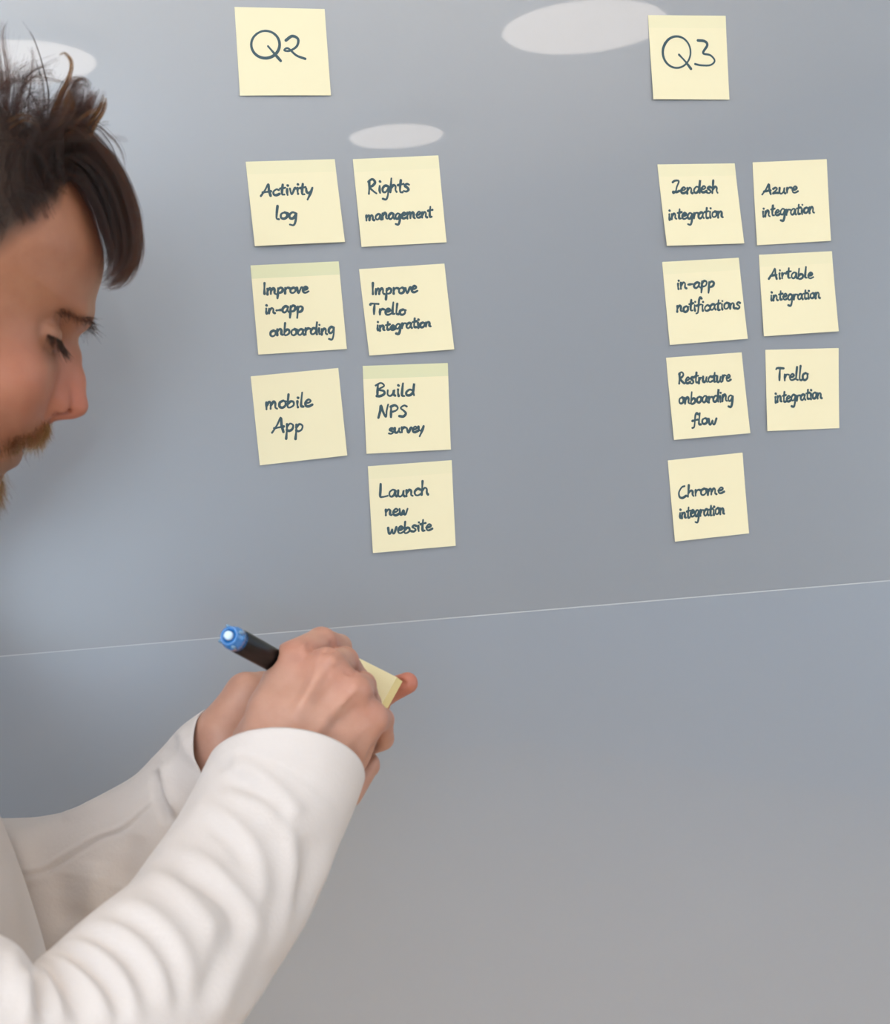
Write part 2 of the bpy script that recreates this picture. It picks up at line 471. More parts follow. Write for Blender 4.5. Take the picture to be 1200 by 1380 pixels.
NOTES = [
    ('pale yellow sticky note marked Q2 heading the left group of notes', [(316.2, 9.4), (437.7, 12.2), (446.2, 128.6), (323.5, 128.9)], 0, 2,
     raw(C5, ring(203, 212, 67, 65, 235, -130, 16), [(215, 220), (245, 255), (275, 290)],
         [(300, 192), (330, 172), (358, 186), (352, 220), (318, 242), (292, 240), (310, 230), (350, 264), (392, 280)])),
    ('sticky note reading Activity log under the Q2 heading note', [(331.2, 217.9), (451.3, 214.5), (465.2, 325.9), (343.6, 331.8)], 0.5, 6,
     word('Activity', C5, 182, 930, 425, 922, 29) + word('log', C5, 248, 1043, 350, 1040, 29)),
    ('sticky note reading Rights management, beside the Activity log note', [(475.7, 214.5), (591, 209.4), (602.3, 326.4), (487.3, 332.9)], 0.4, 3,
     word('Rights', C5, 688, 922, 885, 912, 33) + word('management', C5, 680, 1047, 995, 1032, 27)),
    ('sticky note with green-tinged top strip reading Improve in-app onboarding', [(337.7, 357.7), (456.7, 352.2), (467.7, 470.3), (348.3, 477.9)], 1, 3,
     word('Improve', C6, 112, 185, 310, 178, 25) + word('in-app', C6, 120, 272, 290, 262, 25) + word('onboarding', C6, 142, 370, 428, 360, 27)),
    ('sticky note with three lines starting Improve and ending integration, beside the in-app onboarding note', [(484.1, 362.8), (599.2, 355.2), (612.3, 470.9), (498.1, 479.2)], 0.25, 4,
     word('Improve', C6, 592, 185, 792, 178, 25) + word('Trello', C6, 588, 275, 742, 275, 25) + word('integration', C6, 615, 347, 855, 328, 22)),
    ('tilted sticky note reading mobile App, below the in-app onboarding note', [(338, 507.2), (456.1, 495.9), (468, 613.8), (350.5, 627.1)], 0.1, 3,
     word('mobile', C6, 123, 693, 325, 680, 30) + word('App', C6, 153, 800, 290, 790, 34)),
    ('sticky note reading Build NPS survey, beside the mobile App note', [(489, 493.2), (603.8, 489.2), (607.8, 605.8), (494.2, 611.6)], 0.9, 2,
     word('Build', C6, 610, 640, 780, 634, 28) + word('NPS', C6, 622, 732, 748, 724, 27) + word('survey', C6, 668, 802, 822, 792, 23)),
    ('sticky note reading Launch new website, lowest of the Q2 notes', [(496, 628.4), (609, 620.1), (614.5, 735.6), (502.7, 745.3)], 0.3, 3,
     word('Launch', C6, 627, 1083, 843, 1074, 28) + word('new', C6, 652, 1165, 752, 1162, 26) + word('website', C6, 663, 1248, 857, 1230, 27)),
    ('pale yellow sticky note marked Q3 heading the right group of notes', [(873.6, 20.4), (978.4, 21.3), (983.8, 134), (880.7, 134)], 0.35, 3,
     raw(C7, ring(184, 248, 66, 75, 215, -150, 16), [(195, 260), (225, 292), (252, 327)],
         [(285, 192), (318, 196), (330, 215), (310, 252), (345, 262), (366, 288), (345, 309), (300, 310), (272, 304)])),
    ('slanted sticky note with two lines ending integration, directly under the Q3 heading note', [(886.4, 221.6), (990.6, 220.2), (1003.7, 327.9), (899.1, 331.3)], 0.5, 5,
     word('Jendesh', C7, 163, 920, 380, 914, 28) + word('integration', C7, 143, 1045, 405, 1032, 27)),
    ('sticky note with two lines ending integration, topmost of the right-hand Q3 column', [(1014.7, 218.8), (1114.7, 214.5), (1120.1, 324.5), (1021, 330.4)], 0.2, 3,
     word('Azure', C7, 592, 925, 757, 914, 27) + word('integration', C7, 590, 1030, 838, 1012, 27)),
    ('sticky note reading in-app notifications, left column of the Q3 notes', [(892.8, 353.1), (996, 347.3), (1007.8, 456.6), (903.5, 464.8)], 0.3, 3,
     word('in-app', C8, 138, 195, 305, 185, 26) + word('notifications', C8, 138, 297, 418, 283, 26)),
    ('sticky note with two lines ending integration, beside the in-app notifications note', [(1023.3, 343.4), (1121.6, 338.5), (1130.7, 446.5), (1030.3, 453.2)], 0.4, 4,
     word('Airtable', C8, 548, 150, 740, 148, 24) + word('integration', C8, 553, 247, 773, 237, 24)),
    ('sticky note reading Restructure onboarding flow, left column of the Q3 notes', [(898, 482.1), (999.9, 474.8), (1011.8, 583.7), (908.6, 592.9)], 0.2, 3,
     word('Restructure', C8, 145, 615, 375, 605, 26) + word('onboarding', C8, 147, 705, 387, 692, 27) + word('flow', C8, 206, 798, 313, 793, 26)),
    ('sticky note with two lines ending integration, lowest of the right-hand Q3 column', [(1031.9, 471.5), (1130.7, 469), (1131.9, 577), (1034.3, 581)], 0.15, 2,
     word('Trello', C8, 578, 600, 718, 597, 29) + word('integration', C8, 570, 698, 782, 680, 25)),
    ('lowest of all Q3 sticky notes, two lines ending integration', [(900.4, 620.5), (1001.1, 609.9), (1010.2, 718.8), (909.9, 730)], 0.2, 3,
     word('Chrome', C8, 145, 1122, 345, 1100, 27) + word('integration', C8, 148, 1212, 350, 1192, 26)),
]
M_ink = new_mat('dark_teal_ink', (0.034, 0.074, 0.092), 0.45, 0.4)
M_paper = new_mat('pale_yellow_paper', (0.75, 0.685, 0.465), 0.75, 0.2)
noise_bump(M_paper, 900, 0.0001, 0.15)
M_strip = []
for k in range(5):
    t = k / 4
    M_strip.append(new_mat('glued_strip_paper', (0.75 - .12 * t, 0.685 - .06 * t, 0.465 - .06 * t), 0.7, 0.2))


def inv_bilinear(q, p):
    a, b, c, d = (np.array(v, float) for v in q)
    u = v = 0.5
    for _ in range(8):
        f = a * (1 - u) * (1 - v) + b * u * (1 - v) + c * u * v + d * (1 - u) * v - p
        J = np.stack([(b - a) * (1 - v) + (c - d) * v, (d - a) * (1 - u) + (c - b) * u], 1)
        du = np.linalg.solve(J, f)
        u, v = u - du[0], v - du[1]
    return u, v


for idx, (label, quad, strip, lift, strokes) in enumerate(NOTES):
    liftm = lift * 0.55e-3
    prof = lambda v: 0.0003 + liftm * max(0.0, (v - 0.17) / 0.83) ** 1.4
    cor = [W(quad[0][0], quad[0][1], BOARD_Y - prof(0)), W(quad[1][0], quad[1][1], BOARD_Y - prof(0)),
           W(quad[2][0], quad[2][1], BOARD_Y - prof(1)), W(quad[3][0], quad[3][1], BOARD_Y - prof(1))]

    def surf(u, v, off=0.0):
        P = cor[0] * (1 - u) * (1 - v) + cor[1] * u * (1 - v) + cor[2] * u * v + cor[3] * (1 - u) * v
        return np.array([P[0], BOARD_Y - prof(v) - off - 0.0006 * math.sin(u * 3.1 + idx) * v, P[2]])

    NU, NV = 8, 20
    V, F, MI = [], [], []
    for off in (0.0, 0.00012):
        for j in range(NV + 1):
            for i in range(NU + 1):
                V.append(surf(i / NU, j / NV, off))
    n1 = (NU + 1) * (NV + 1)
    g = lambda i, j: j * (NU + 1) + i
    for j in range(NV):
        for i in range(NU):
            F.append((n1 + g(i, j), n1 + g(i, j + 1), n1 + g(i + 1, j + 1), n1 + g(i + 1, j)))
            MI.append(1 if j < 3 else 0)
            F.append((g(i, j), g(i + 1, j), g(i + 1, j + 1), g(i, j + 1)))
            MI.append(0)
    rim = [g(i, 0) for i in range(NU)] + [g(NU, j) for j in range(NV)] + [g(i, NV) for i in range(NU, 0, -1)] + [g(0, j) for j in range(NV, 0, -1)]
    for a, b in zip(rim, rim[1:] + rim[:1]):
        F.append((a, n1 + a, n1 + b, b))
        MI.append(0)
    org = surf(0.5, 0.5)
    o = mesh_obj('sticky_note', V, F, [M_paper, M_strip[int(round((strip if strip > .8 else strip * .45) * 4))]], loc=org)
    o.data.polygons.foreach_set('material_index', MI)
    tag(o, label, 'sticky note', 'sticky notes on the wall panel')
    # the writing: flat ribbons of ink lying on the paper
    V, F = [], []
    hw = 0.00108 if idx in (0, 8) else 0.00100
    rng = random.Random(idx)
    for s in strokes:
        c = catmull(s, 5)
        pts = [surf(*inv_bilinear(quad, q), 0.00022 + 0.00001 * rng.random()) for q in c]
        P = np.array(pts)
        T = np.gradient(P, axis=0)
        nrm = np.stack([-T[:, 2], np.zeros(len(T)), T[:, 0]], 1)
        nrm /= np.linalg.norm(nrm, axis=1)[:, None] + 1e-12
        ww = hw * (1 + 0.22 * np.sin(np.linspace(0, 5, len(P)) + rng.uniform(0, 6)))[:, None]
        b = len(V)
        V += list(P - nrm * ww) + list(P + nrm * ww)
        n = len(P)
        F += [(b + i, b + i + 1, b + n + i + 1, b + n + i) for i in range(n - 1)]
        for e in (0, n - 1):
            b = len(V)
            V += [P[e] + np.array([math.cos(a), 0, math.sin(a)]) * ww[e] for a in np.linspace(0, 2 * math.pi, 10, endpoint=False)]
            F.append(tuple(range(b, b + 10)))
    mesh_obj('handwriting', V, F, M_ink, o)

# ================================================================== distance-field modelling
def seg_cap(p, a, b, ra, rb):
    a, b = np.asarray(a), np.asarray(b)
    ba = b - a
    t = np.clip(((p - a) @ ba) / (ba @ ba + 1e-12), 0, 1)
    return np.linalg.norm(p - a - t[:, None] * ba, axis=1) - (ra + (rb - ra) * t)


def ellip(p, c, ax, r):
    """Ellipsoid, ax = 3 axes rows, r = radii."""
    q = (p - np.asarray(c)) @ np.asarray(ax).T
    r = np.asarray(r)
    k0 = np.linalg.norm(q / r, axis=1)
    k1 = np.linalg.norm(q / (r * r), axis=1)
    return k0 * (k0 - 1.0) / (k1 + 1e-9)


def smin(a, b, k):
    h = np.clip(0.5 + 0.5 * (b - a) / k, 0, 1)
    return b + (a - b) * h - k * h * (1 - h)


def smax(a, b, k):
    return -smin(-a, -b, k)


def chain(p, pts, k=0.002):
    """Tapering limb through (point, radius) pairs."""
    d = None
    for (a, ra), (b, rb) in zip(pts[:-1], pts[1:]):
        e = seg_cap(p, a, b, ra, rb)
        d = e if d is None else smin(d, e, k)
    return d


def poly_sdf(x, z, P):
    n = len(P)
    d = np.full(x.shape, 1e9)
    s = np.ones(x.shape)
    j = n - 1
    for i in range(n):
        ex, ez = P[j, 0] - P[i, 0], P[j, 1] - P[i, 1]
        wx, wz = x - P[i, 0], z - P[i, 1]
        t = np.clip((wx * ex + wz * ez) / (ex * ex + ez * ez + 1e-15), 0, 1)
        d = np.minimum(d, (wx - ex * t) ** 2 + (wz - ez * t) ** 2)
        c1, c2, c3 = z >= P[i, 1], z < P[j, 1], ex * wz > ez * wx
        s = np.where((c1 & c2 & c3) | (~c1 & ~c2 & ~c3), -s, s)
        j = i
    return s * np.sqrt(d)


def surface_nets(fn, lo, hi, h, B=16, slack=1.0):
    """Sparse naive surface nets of fn over the box lo..hi at cell size h."""
    lo = np.asarray(lo, float)
    nb = np.ceil((np.asarray(hi) - lo) / (h * B)).astype(int)
    gi = np.stack(np.meshgrid(*[np.arange(n) for n in nb], indexing='ij'), -1).reshape(-1, 3)
    cen = lo + (gi * B + B / 2) * h
    dv = np.concatenate([fn(cen[i:i + 20000]) for i in range(0, len(cen), 20000)])
    act = gi[np.abs(dv) < 0.9 * B * h * slack]
    NX, NY, NZ = (nb * B + 2)
    key = lambda c: (c[..., 0].astype(np.int64) * NY + c[..., 1]) * NZ + c[..., 2]
    ar = np.arange(B + 1)
    off = np.stack(np.meshgrid(ar, ar, ar, indexing='ij'), -1).reshape(-1, 3)
    vk, vp, fq = [], [], []
    corners = np.array([(i, j, k) for i in (0, 1) for j in (0, 1) for k in (0, 1)])
    edges = [(a, b) for a in range(8) for b in range(a + 1, 8) if np.abs(corners[a] - corners[b]).sum() == 1]
    for blk in act:
        base = blk * B
        D = fn(lo + (base + off) * h).reshape(B + 1, B + 1, B + 1)
        S = D < 0
        if S.all() or not S.any():
            continue
        cs = np.stack([D[i:B + i, j:B + j, k:B + k] for i, j, k in corners], -1)
        ns = (cs < 0).sum(-1)
        m = (ns > 0) & (ns < 8)
        ci = np.argwhere(m)
        cv = cs[m]
        acc = np.zeros((len(ci), 3))
        cnt = np.zeros(len(ci))
        for a, b in edges:
            da, db = cv[:, a], cv[:, b]
            x = (da < 0) != (db < 0)
            t = np.where(x, da / np.where(x, da - db, 1), 0)
            acc += x[:, None] * (corners[a] + t[:, None] * (corners[b] - corners[a]))
            cnt += x
        vk.append(key(ci + base))
        vp.append(lo + (base + ci + acc / cnt[:, None]) * h)
        for ax in range(3):
            A = S[:B, :B, :B]
            sl = [slice(0, B)] * 3
            sl[ax] = slice(1, B + 1)
            C = S[tuple(sl)]
            e = np.argwhere(A != C) + base
            if not len(e):
                continue
            ins = A[tuple((e - base).T)]
            u, v = (ax + 1) % 3, (ax + 2) % 3
            du, dvv = np.eye(3, dtype=int)[u], np.eye(3, dtype=int)[v]
            ok = (e[:, u] > 0) & (e[:, v] > 0)
            e, ins = e[ok], ins[ok]
            q = np.stack([key(e - du - dvv), key(e - dvv), key(e), key(e - du)], 1)
            q[~ins] = q[~ins][:, ::-1]
            fq.append(q)
    vk, vp, fq = np.concatenate(vk), np.concatenate(vp), np.concatenate(fq)
    uk, first = np.unique(vk, return_index=True)
    idx = np.searchsorted(uk, fq)
    idx = np.clip(idx, 0, len(uk) - 1)
    good = (uk[idx] == fq).all(1)
    return vp[first], idx[good]


def vert_normals(V, F):
    n = np.cross(V[F[:, 2]] - V[F[:, 0]], V[F[:, 3]] - V[F[:, 1]])
    N = np.zeros_like(V)
    for k in range(4):
        np.add.at(N, F[:, k], n)
    return N / (np.linalg.norm(N, axis=1)[:, None] + 1e-15)


def px_dist(Q, line):
    """Distance in photo pixels from points Q to a polyline and the share along it."""
    L = np.asarray(line, float)
    best = np.full(len(Q), 1e9)
    par = np.zeros(len(Q))
    n = len(L) - 1
    for i in range(n):
        a, b = L[i], L[i + 1]
        ba = b - a
        t = np.clip(((Q - a) @ ba) / (ba @ ba + 1e-9), 0, 1)
        d = np.linalg.norm(Q - a - t[:, None] * ba, axis=1)
        m = d < best
        best[m] = d[m]
        par[m] = (i + t[m]) / n
    return best, par


def sculpt(V, N, ridges):
    """Raise (h>0) or press (h<0) folds along traced lines on the side they lie on. (line, sigma px, metres)"""
    view = V - CAM
    view /= np.linalg.norm(view, axis=1)[:, None]
    face = np.clip(-(view * N).sum(1) * 4, 0, 1)
    Q = PX(V)
    disp = np.zeros(len(V))
    for line, s, hgt in ridges:
        c = catmull(line, 6)
        lo_, hi_ = c.min(0) - 4 * s, c.max(0) + 4 * s
        m = np.where((Q > lo_).all(1) & (Q < hi_).all(1) & (face > 0))[0]
        if not len(m):
            continue
        d, t = px_dist(Q[m], c)
        env = np.clip(np.minimum(t, 1 - t) * 4, 0, 1) ** 0.7
        disp[m] += hgt * np.exp(-0.5 * (d / s) ** 2) * (0.15 + 0.85 * env) * face[m]
    return V + N * disp[:, None]

# ================================================================== the man
SAG = 0.88                                     # his sagittal plane
PERSON = empty('person', (-0.22, SAG, 0.0), 'man in a white long-sleeved shirt with tousled dark hair, bending to write', 'person')

HP = [(88, 226), (110, 258), (125, 288), (135, 318), (140.5, 345), (139, 370), (131, 397), (126, 416), (121, 431), (112, 444), (100, 456),
      (90, 480), (82, 510), (74, 540), (68, 560), (64, 574), (57, 590), (46, 602), (36, 605), (30, 604), (31, 610), (29, 619), (23, 628),
      (12, 634), (5, 640), (1, 652), (-4, 672), (-16, 690), (-40, 702), (-80, 705), (-130, 690), (-185, 650), (-225, 600), (-270, 520),
      (-305, 430), (-318, 340), (-298, 250), (-250, 182), (-180, 140), (-95, 124), (-20, 138), (42, 176)]
HEADP = np.array([W(x, y, SAG)[[0, 2]] for x, y in catmull(HP + HP[:1], 3)[:-1]])
TILT = math.radians(25)
NAS = W(103, 450, SAG)
UP2 = np.array([math.sin(TILT), math.cos(TILT)])
H3 = lambda px, py, w: W(px, py, SAG + w)       # w < 0: his right side, towards the camera
mm = 0.001


def both(*args):
    """Mirror a feature over the sagittal plane."""
    return [args, tuple(np.array([q[0], 2 * SAG - q[1], q[2]]) if isinstance(q, np.ndarray) else q for q in args)]


U_W = ([-.16, -.13, -.11, -.08, -.05, -.02, .02, .06, .10, .14], [.042, .047, .054, .060, .066, .071, .074, .076, .076, .072])
FEYE = H3(58.5, 450, -.0325)
NOSE = [(H3(91, 455, 0), 5.3 * mm), (H3(93.5, 480, 0), 5.9 * mm), (H3(97.5, 512, 0), 6.6 * mm), (H3(103, 546.5, 0), 7.1 * mm)]
SIDE = both(H3(85, 474, -.0070), H3(73, 530, -.0112))
ALA = both(H3(68, 543, -.0125))
NOSTRIL = both(H3(93, 557, -.0070), H3(73, 556, -.0135))
CAVITY = both(H3(79, 557, -.0110), H3(90, 554, -.0055))
SOCK = both(H3(91, 459, -.037))
BROW = both(H3(103, 422, -.004), H3(94, 421, -.022), H3(72, 424, -.036))
CHEEK = both(H3(18, 512, -.040))
EYE = both(FEYE)
LIP = [H3(36, 604, 0), H3(26, 606, -.013), H3(8, 611, -.022)]
LIPS = [LIP, [np.array([q[0], 2 * SAG - q[1], q[2]]) for q in LIP]]
EAR = both(H3(-165, 425, -.074))
FWD3 = np.array([math.cos(TILT), 0, -math.sin(TILT)])
UP3 = np.array([math.sin(TILT), 0, math.cos(TILT)])
LAT = np.array([0, 1.0, 0])
NECK = [(H3(-150, 520, 0), .060), (H3(-215, 680, 0), .056), (np.array([-.235, SAG, 1.36]), .066)]


def head_sdf(p):
    x, w, z = p[:, 0], np.abs(p[:, 1] - SAG), p[:, 2]
    u = (x - NAS[0]) * UP2[0] + (z - NAS[2]) * UP2[1]
    wd = np.interp(u, *U_W)
    R = np.interp(u, [-.12, -.06, 0, .06], [.062, .074, .076, .066])
    r = np.minimum(w / wd, 0.999)
    ins = R * (1 - np.sqrt(1 - r * r)) + np.maximum(0, w - wd) * 2.0
    d = poly_sdf(x, z, HEADP) + ins
    d = np.maximum(d, -0.05)
    # brow, sockets, lids, cheeks
    for a, b, c in BROW:
        d = smin(d, chain(p, [(a, 6.0 * mm), (b, 6.8 * mm), (c, 4.0 * mm)], .004), .010)
    for (a,) in SOCK:
        d = smax(d, -(np.linalg.norm((p - a) * np.array([1, .8, 1]), axis=1) - 15 * mm), .009)
    for (a,) in CHEEK:
        d = smin(d, np.linalg.norm(p - a, axis=1) - 17 * mm, .025)
    for (a,) in EYE:
        e = np.linalg.norm(p - a, axis=1)
        q = p - a
        v = q @ UP3
        fw = q @ FWD3
        # the lid is a shell over the ball: crease above, lash line below
        e = e - 10.5 * mm + 1.0 * mm * np.exp(-((v + 3.6 * mm) / (.8 * mm)) ** 2) + 1.0 * mm * np.exp(-((v - 6.5 * mm) / (1.1 * mm)) ** 2)
        d = smin(d, e, .0035)
    # nose
    n = chain(p, NOSE, .006)
    for a, b in SIDE:
        n = smin(n, seg_cap(p, a, b, 5.0 * mm, 7.0 * mm), .008)
    for (a,) in ALA:
        n = smin(n, ellip(p, a, np.array([FWD3, LAT, UP3]), (9.8 * mm, 5.8 * mm, 8.0 * mm)), .0085)
    n = smin(n, seg_cap(p, H3(94, 558.5, 0), H3(66, 562, 0), 2.9 * mm, 2.9 * mm), .004)
    d = smin(d, n, .0055)
    for a, b in NOSTRIL:
        d = smax(d, -seg_cap(p, a, b, 2.1 * mm, 2.4 * mm), .0010)
    for a, b in CAVITY:
        d = smax(d, -seg_cap(p, a, b, 2.7 * mm, 2.4 * mm), .0010)
    # mouth line
    for L in LIPS:
        d = smax(d, -chain(p, [(L[0], .8 * mm), (L[1], 1.0 * mm), (L[2], .8 * mm)], .001), .0025)
    # ears
    for (a,) in EAR:
        e = ellip(p, a, np.array([FWD3, LAT, UP3]), (17 * mm, 9 * mm, 31 * mm))
        e = smax(e, -ellip(p, a + FWD3 * .003 + np.array([0, -.009 if a[1] < SAG else .009, 0]), np.array([FWD3, LAT, UP3]), (11 * mm, 7 * mm, 22 * mm)), .004)
        d = smin(d, e, .006)
    return d


# the pad and the marker he holds: the flesh closes round them
PC = W(535, 912.5, .934)                       # far right corner of the pad's top sheet
p1 = -.74 * AX_R + .29 * AX_U + .60 * AX_F
p2 = -.49 * AX_R - .85 * AX_U - .20 * AX_F
p1 /= np.linalg.norm(p1)
p2 -= p1 * (p2 @ p1)
p2 /= np.linalg.norm(p2)
pn = np.cross(p1, p2)
if pn @ AX_F > 0:
    pn = -pn
E0, E1 = W(309, 857, .826), W(362, 886, .866)
MD = (E1 - E0) / np.linalg.norm(E1 - E0)


def held_sdf(p):
    q = p - PC
    u, v, n = q @ p1, q @ p2, q @ pn
    c = np.stack([np.abs(u - .038) - .0425, np.abs(v - .038) - .0395, np.abs(n + .0066) - .0080], 1)
    box = np.linalg.norm(np.maximum(c, 0), axis=1) + np.minimum(c.max(1), 0)
    return np.minimum(box, np.minimum(seg_cap(p, E0, E0 + MD * .124, 8.6 * mm, 8.6 * mm), seg_cap(p, E0 + MD * .124, E0 + MD * .150, 7.5 * mm, 3.6 * mm)))


# --- right hand (the near one): writing grip, back of the hand to the camera
def J(px, py, y):
    return W(px, py, y)


R_WR = J(372, 1052, .836)
R_MCP = dict(i=J(402, 884, .862), m=J(440, 900, .850), r=J(474, 932, .846), p=J(498, 968, .850))
R_PALM = [[(J(352, 1040, .845), .020), (J(368, 960, .857), .0150), (J(391, 893, .865), .0122)],
          [(J(372, 1045, .836), .021), (J(405, 970, .846), .0150), (R_MCP['m'], .0125)],
          [(J(395, 1050, .836), .021), (J(436, 990, .848), .0155), (R_MCP['r'], .0118)],
          [(J(415, 1060, .842), .020), (J(462, 1010, .852), .0165), (R_MCP['p'], .0112)]]
R_FING = [
    [(J(402, 886, .865), .0118), (J(433, 866, .888), .0096), (J(457, 872, .915), .0082), (J(450, 902, .931), .0068)],
    [(J(440, 902, .852), .0120), (J(464, 891, .884), .0090), (J(480, 915, .912), .0083), (J(488, 938, .916), .0070)],
    [(J(476, 935, .848), .0112), (J(488, 924, .878), .0088), (J(497, 948, .903), .0080), (J(488, 975, .905), .0068)],
    [(J(500, 968, .853), .0104), (J(515, 970, .876), .0074), (J(515, 995, .890), .0074), (J(497, 1006, .893), .0064)],
]
R_THUMB = [(J(345, 1000, .868), .0150), (J(366, 955, .892), .0125), (J(393, 940, .914), .0100), (J(418, 938, .930), .0078)]
R_HYP = [(J(462, 1055, .872), .0165), (J(494, 1031, .880), .0088)]


def rhand(p):
    d = None
    for c in R_PALM:
        e = chain(p, c, .006)
        d = e if d is None else smin(d, e, .012)
    d = smin(d, chain(p, R_THUMB, .004), .010)
    d = smin(d, chain(p, R_HYP, .004), .0035)
    f = None
    for c in R_FING:
        e = chain(p, c, .0025)
        f = e if f is None else smin(f, e, .0009)
    return smin(d, f, .0032)


# --- left hand (the far one): palm up under the pad
L_FOREARM = [(J(225, 1125, .964), .027), (J(300, 1020, .937), .0215)]
L_PALM = [[(J(308, 1008, .935), .0200), (J(352, 945, .945), .0150), (J(420, 925, .962), .0120)],
          [(J(305, 1010, .938), .0220), (J(370, 975, .952), .0180), (J(430, 950, .966), .0130)],
          [(J(310, 1025, .938), .0200), (J(390, 1000, .952), .0170), (J(425, 985, .960), .0130)]]
L_FING = [
    [(J(420, 925, .966), .0110), (J(475, 938, .972), .0096), (J(515, 934, .962), .0092), (J(549, 920.5, .950), .0075)],
    [(J(428, 945, .968), .0110), (J(470, 962, .974), .0094), (J(492, 958, .962), .0086), (J(503, 944, .952), .0074)],
    [(J(428, 965, .966), .0108), (J(460, 982, .970), .0090), (J(478, 978, .958), .0082), (J(488, 966, .946), .0070)],
    [(J(424, 988, .960), .0100), (J(450, 1000, .962), .0084), (J(466, 994, .952), .0074), (J(474, 984, .940), .0064)],
]
L_THUMB = [(J(300, 985, .930), .0170), (J(332, 935, .932), .0135), (PC + p1 * .056 + p2 * .045 + pn * .032, .0110), (PC + p1 * .044 + p2 * .028 + pn * .0092, .0092)]


def under_pad(P, r):
    """Slide a joint of the supporting hand off the pad, below its back."""
    d = (P - PC) @ pn
    lim = -(.0143 + r - .001)
    return P + pn * (lim - d) if d > lim else P


L_FING = [[(under_pad(P, r), r) if (k, i) != (0, 3) else (P, r) for i, (P, r) in enumerate(c)] for k, c in enumerate(L_FING)]
L_PALM = [c[:2] + [(under_pad(c[2][0], c[2][1]), c[2][1])] for c in L_PALM]


def lhand(p):
    d = chain(p, L_FOREARM, .01)
    for c in L_PALM:
        d = smin(d, chain(p, c, .006), .012)
    d = smin(d, chain(p, L_THUMB, .004), .009)
    f = None
    for c in L_FING:
        e = chain(p, c, .0025)
        f = e if f is None else smin(f, e, .0012)
    return smin(d, f, .005)


ELB_R, ELB_L = J(120, 1465, .690), J(45, 1220, 1.02)
SH_R, SH_L = J(-500, 1085, .725), J(-345, 1035, 1.025)
CORE = [([(SH_R, .036), (J(-185, 1327, .695), .034), (J(-40, 1405, .695), .032), (J(120, 1415, .712), .034), (J(285, 1240, .782), .031), (J(345, 1128, .822), .024), (R_WR, .021)]),
        ([(SH_L, .036), (J(-190, 1140, 1.052), .034), (J(50, 1220, 1.018), .034), (J(225, 1125, .964), .027), (J(300, 1030, .938), .021)]),
        ([(np.array([-.235, SAG, 1.36]), .062), (np.array([-.205, SAG, 1.16]), .085), (np.array([-.20, SAG, .95]), .085)]),
        ([(SH_R, .036), (np.array([-.235, SAG, 1.36]), .055), (SH_L, .036)])]
HC, RHC, LHC = H3(-100, 420, 0), J(430, 950, .88), J(420, 960, .95)


def body_sdf(p):
    d = None
    for c in CORE:
        e = chain(p, c, .01)
        d = e if d is None else smin(d, e, .03)
    d = smin(d, chain(p, NECK, .01), .02)
    for fn, c, r, k in ((head_sdf, HC, .19, .018), (rhand, RHC, .13, .008), (lhand, LHC, .14, .008)):
        b = np.linalg.norm(p - c, axis=1) - r
        near = b < .02
        if near.any():
            e = b + .03
            e[near] = fn(p[near])
            d = smin(d, e, k)
    near = np.linalg.norm(p - RHC, axis=1) < .17
    if near.any():
        d[near] = smax(d[near], -held_sdf(p[near]), .0008)
    return d


BV, BF = surface_nets(body_sdf, (-.40, .60, .84), (.24, 1.16, 1.80), 0.0014, 16, 2.0)
BN = vert_normals(BV, BF)

HAND_RIDGES = [
    ([(432, 905), (418, 930), (395, 970)], 6, .0012), ([(470, 935), (445, 965), (420, 1000)], 6, .0012),
    ([(497, 972), (475, 995), (455, 1018)], 6, .0008),
    ([(421, 895), (405, 925), (385, 960)], 6, -.0006),
    ([(452, 915), (436, 938), (424, 958)], 6.5, -.0009), ([(487, 948), (468, 965), (447, 983)], 7.5, -.0014),
    ([(478, 938), (470, 947), (462, 956)], 2.0, -.0007), ([(474, 935), (466, 945), (459, 953)], 1.6, .0004),
    ([(446, 905), (440, 914), (434, 926)], 2.0, -.0005),
    ([(413, 868), (420, 876), (432, 877)], 4, -.0010),
    ([(447, 862), (447, 872), (440, 877)], 2.2, -.0009),
    ([(398, 884), (408, 878), (412, 866)], 7, .0010),
    ([(457, 873), (447, 878), (433, 878)], 2.2, -.0014), ([(483, 906), (474, 908), (464, 906)], 2.2, -.0010), ([(508, 938), (498, 942)], 2.5, -.0010),
    ([(440, 884), (448, 890), (452, 898)], 6, .0012), ([(474, 926), (482, 934)], 6, .0010),
    ([(507, 1002), (500, 1020), (488, 1048)], 3, -.0016),
]
SV = sculpt(BV, BN, [(l, s, h * 1.5) for l, s, h in HAND_RIDGES])
BV = np.where((BV[:, 1] < .908)[:, None], SV, BV)      # the near hand only
BN = vert_normals(BV, BF)

# colour of the skin: redder nose, knuckles and fingertips, stubbled jaw, hair-covered scalp; plus painted eye-socket shade
q2 = PX(BV)
tint = np.zeros((len(BV), 4), np.float32)
tint[:, 3] = 1


def near(c, s):
    return np.exp(-0.5 * (np.linalg.norm(BV - c, axis=1) / s) ** 2)


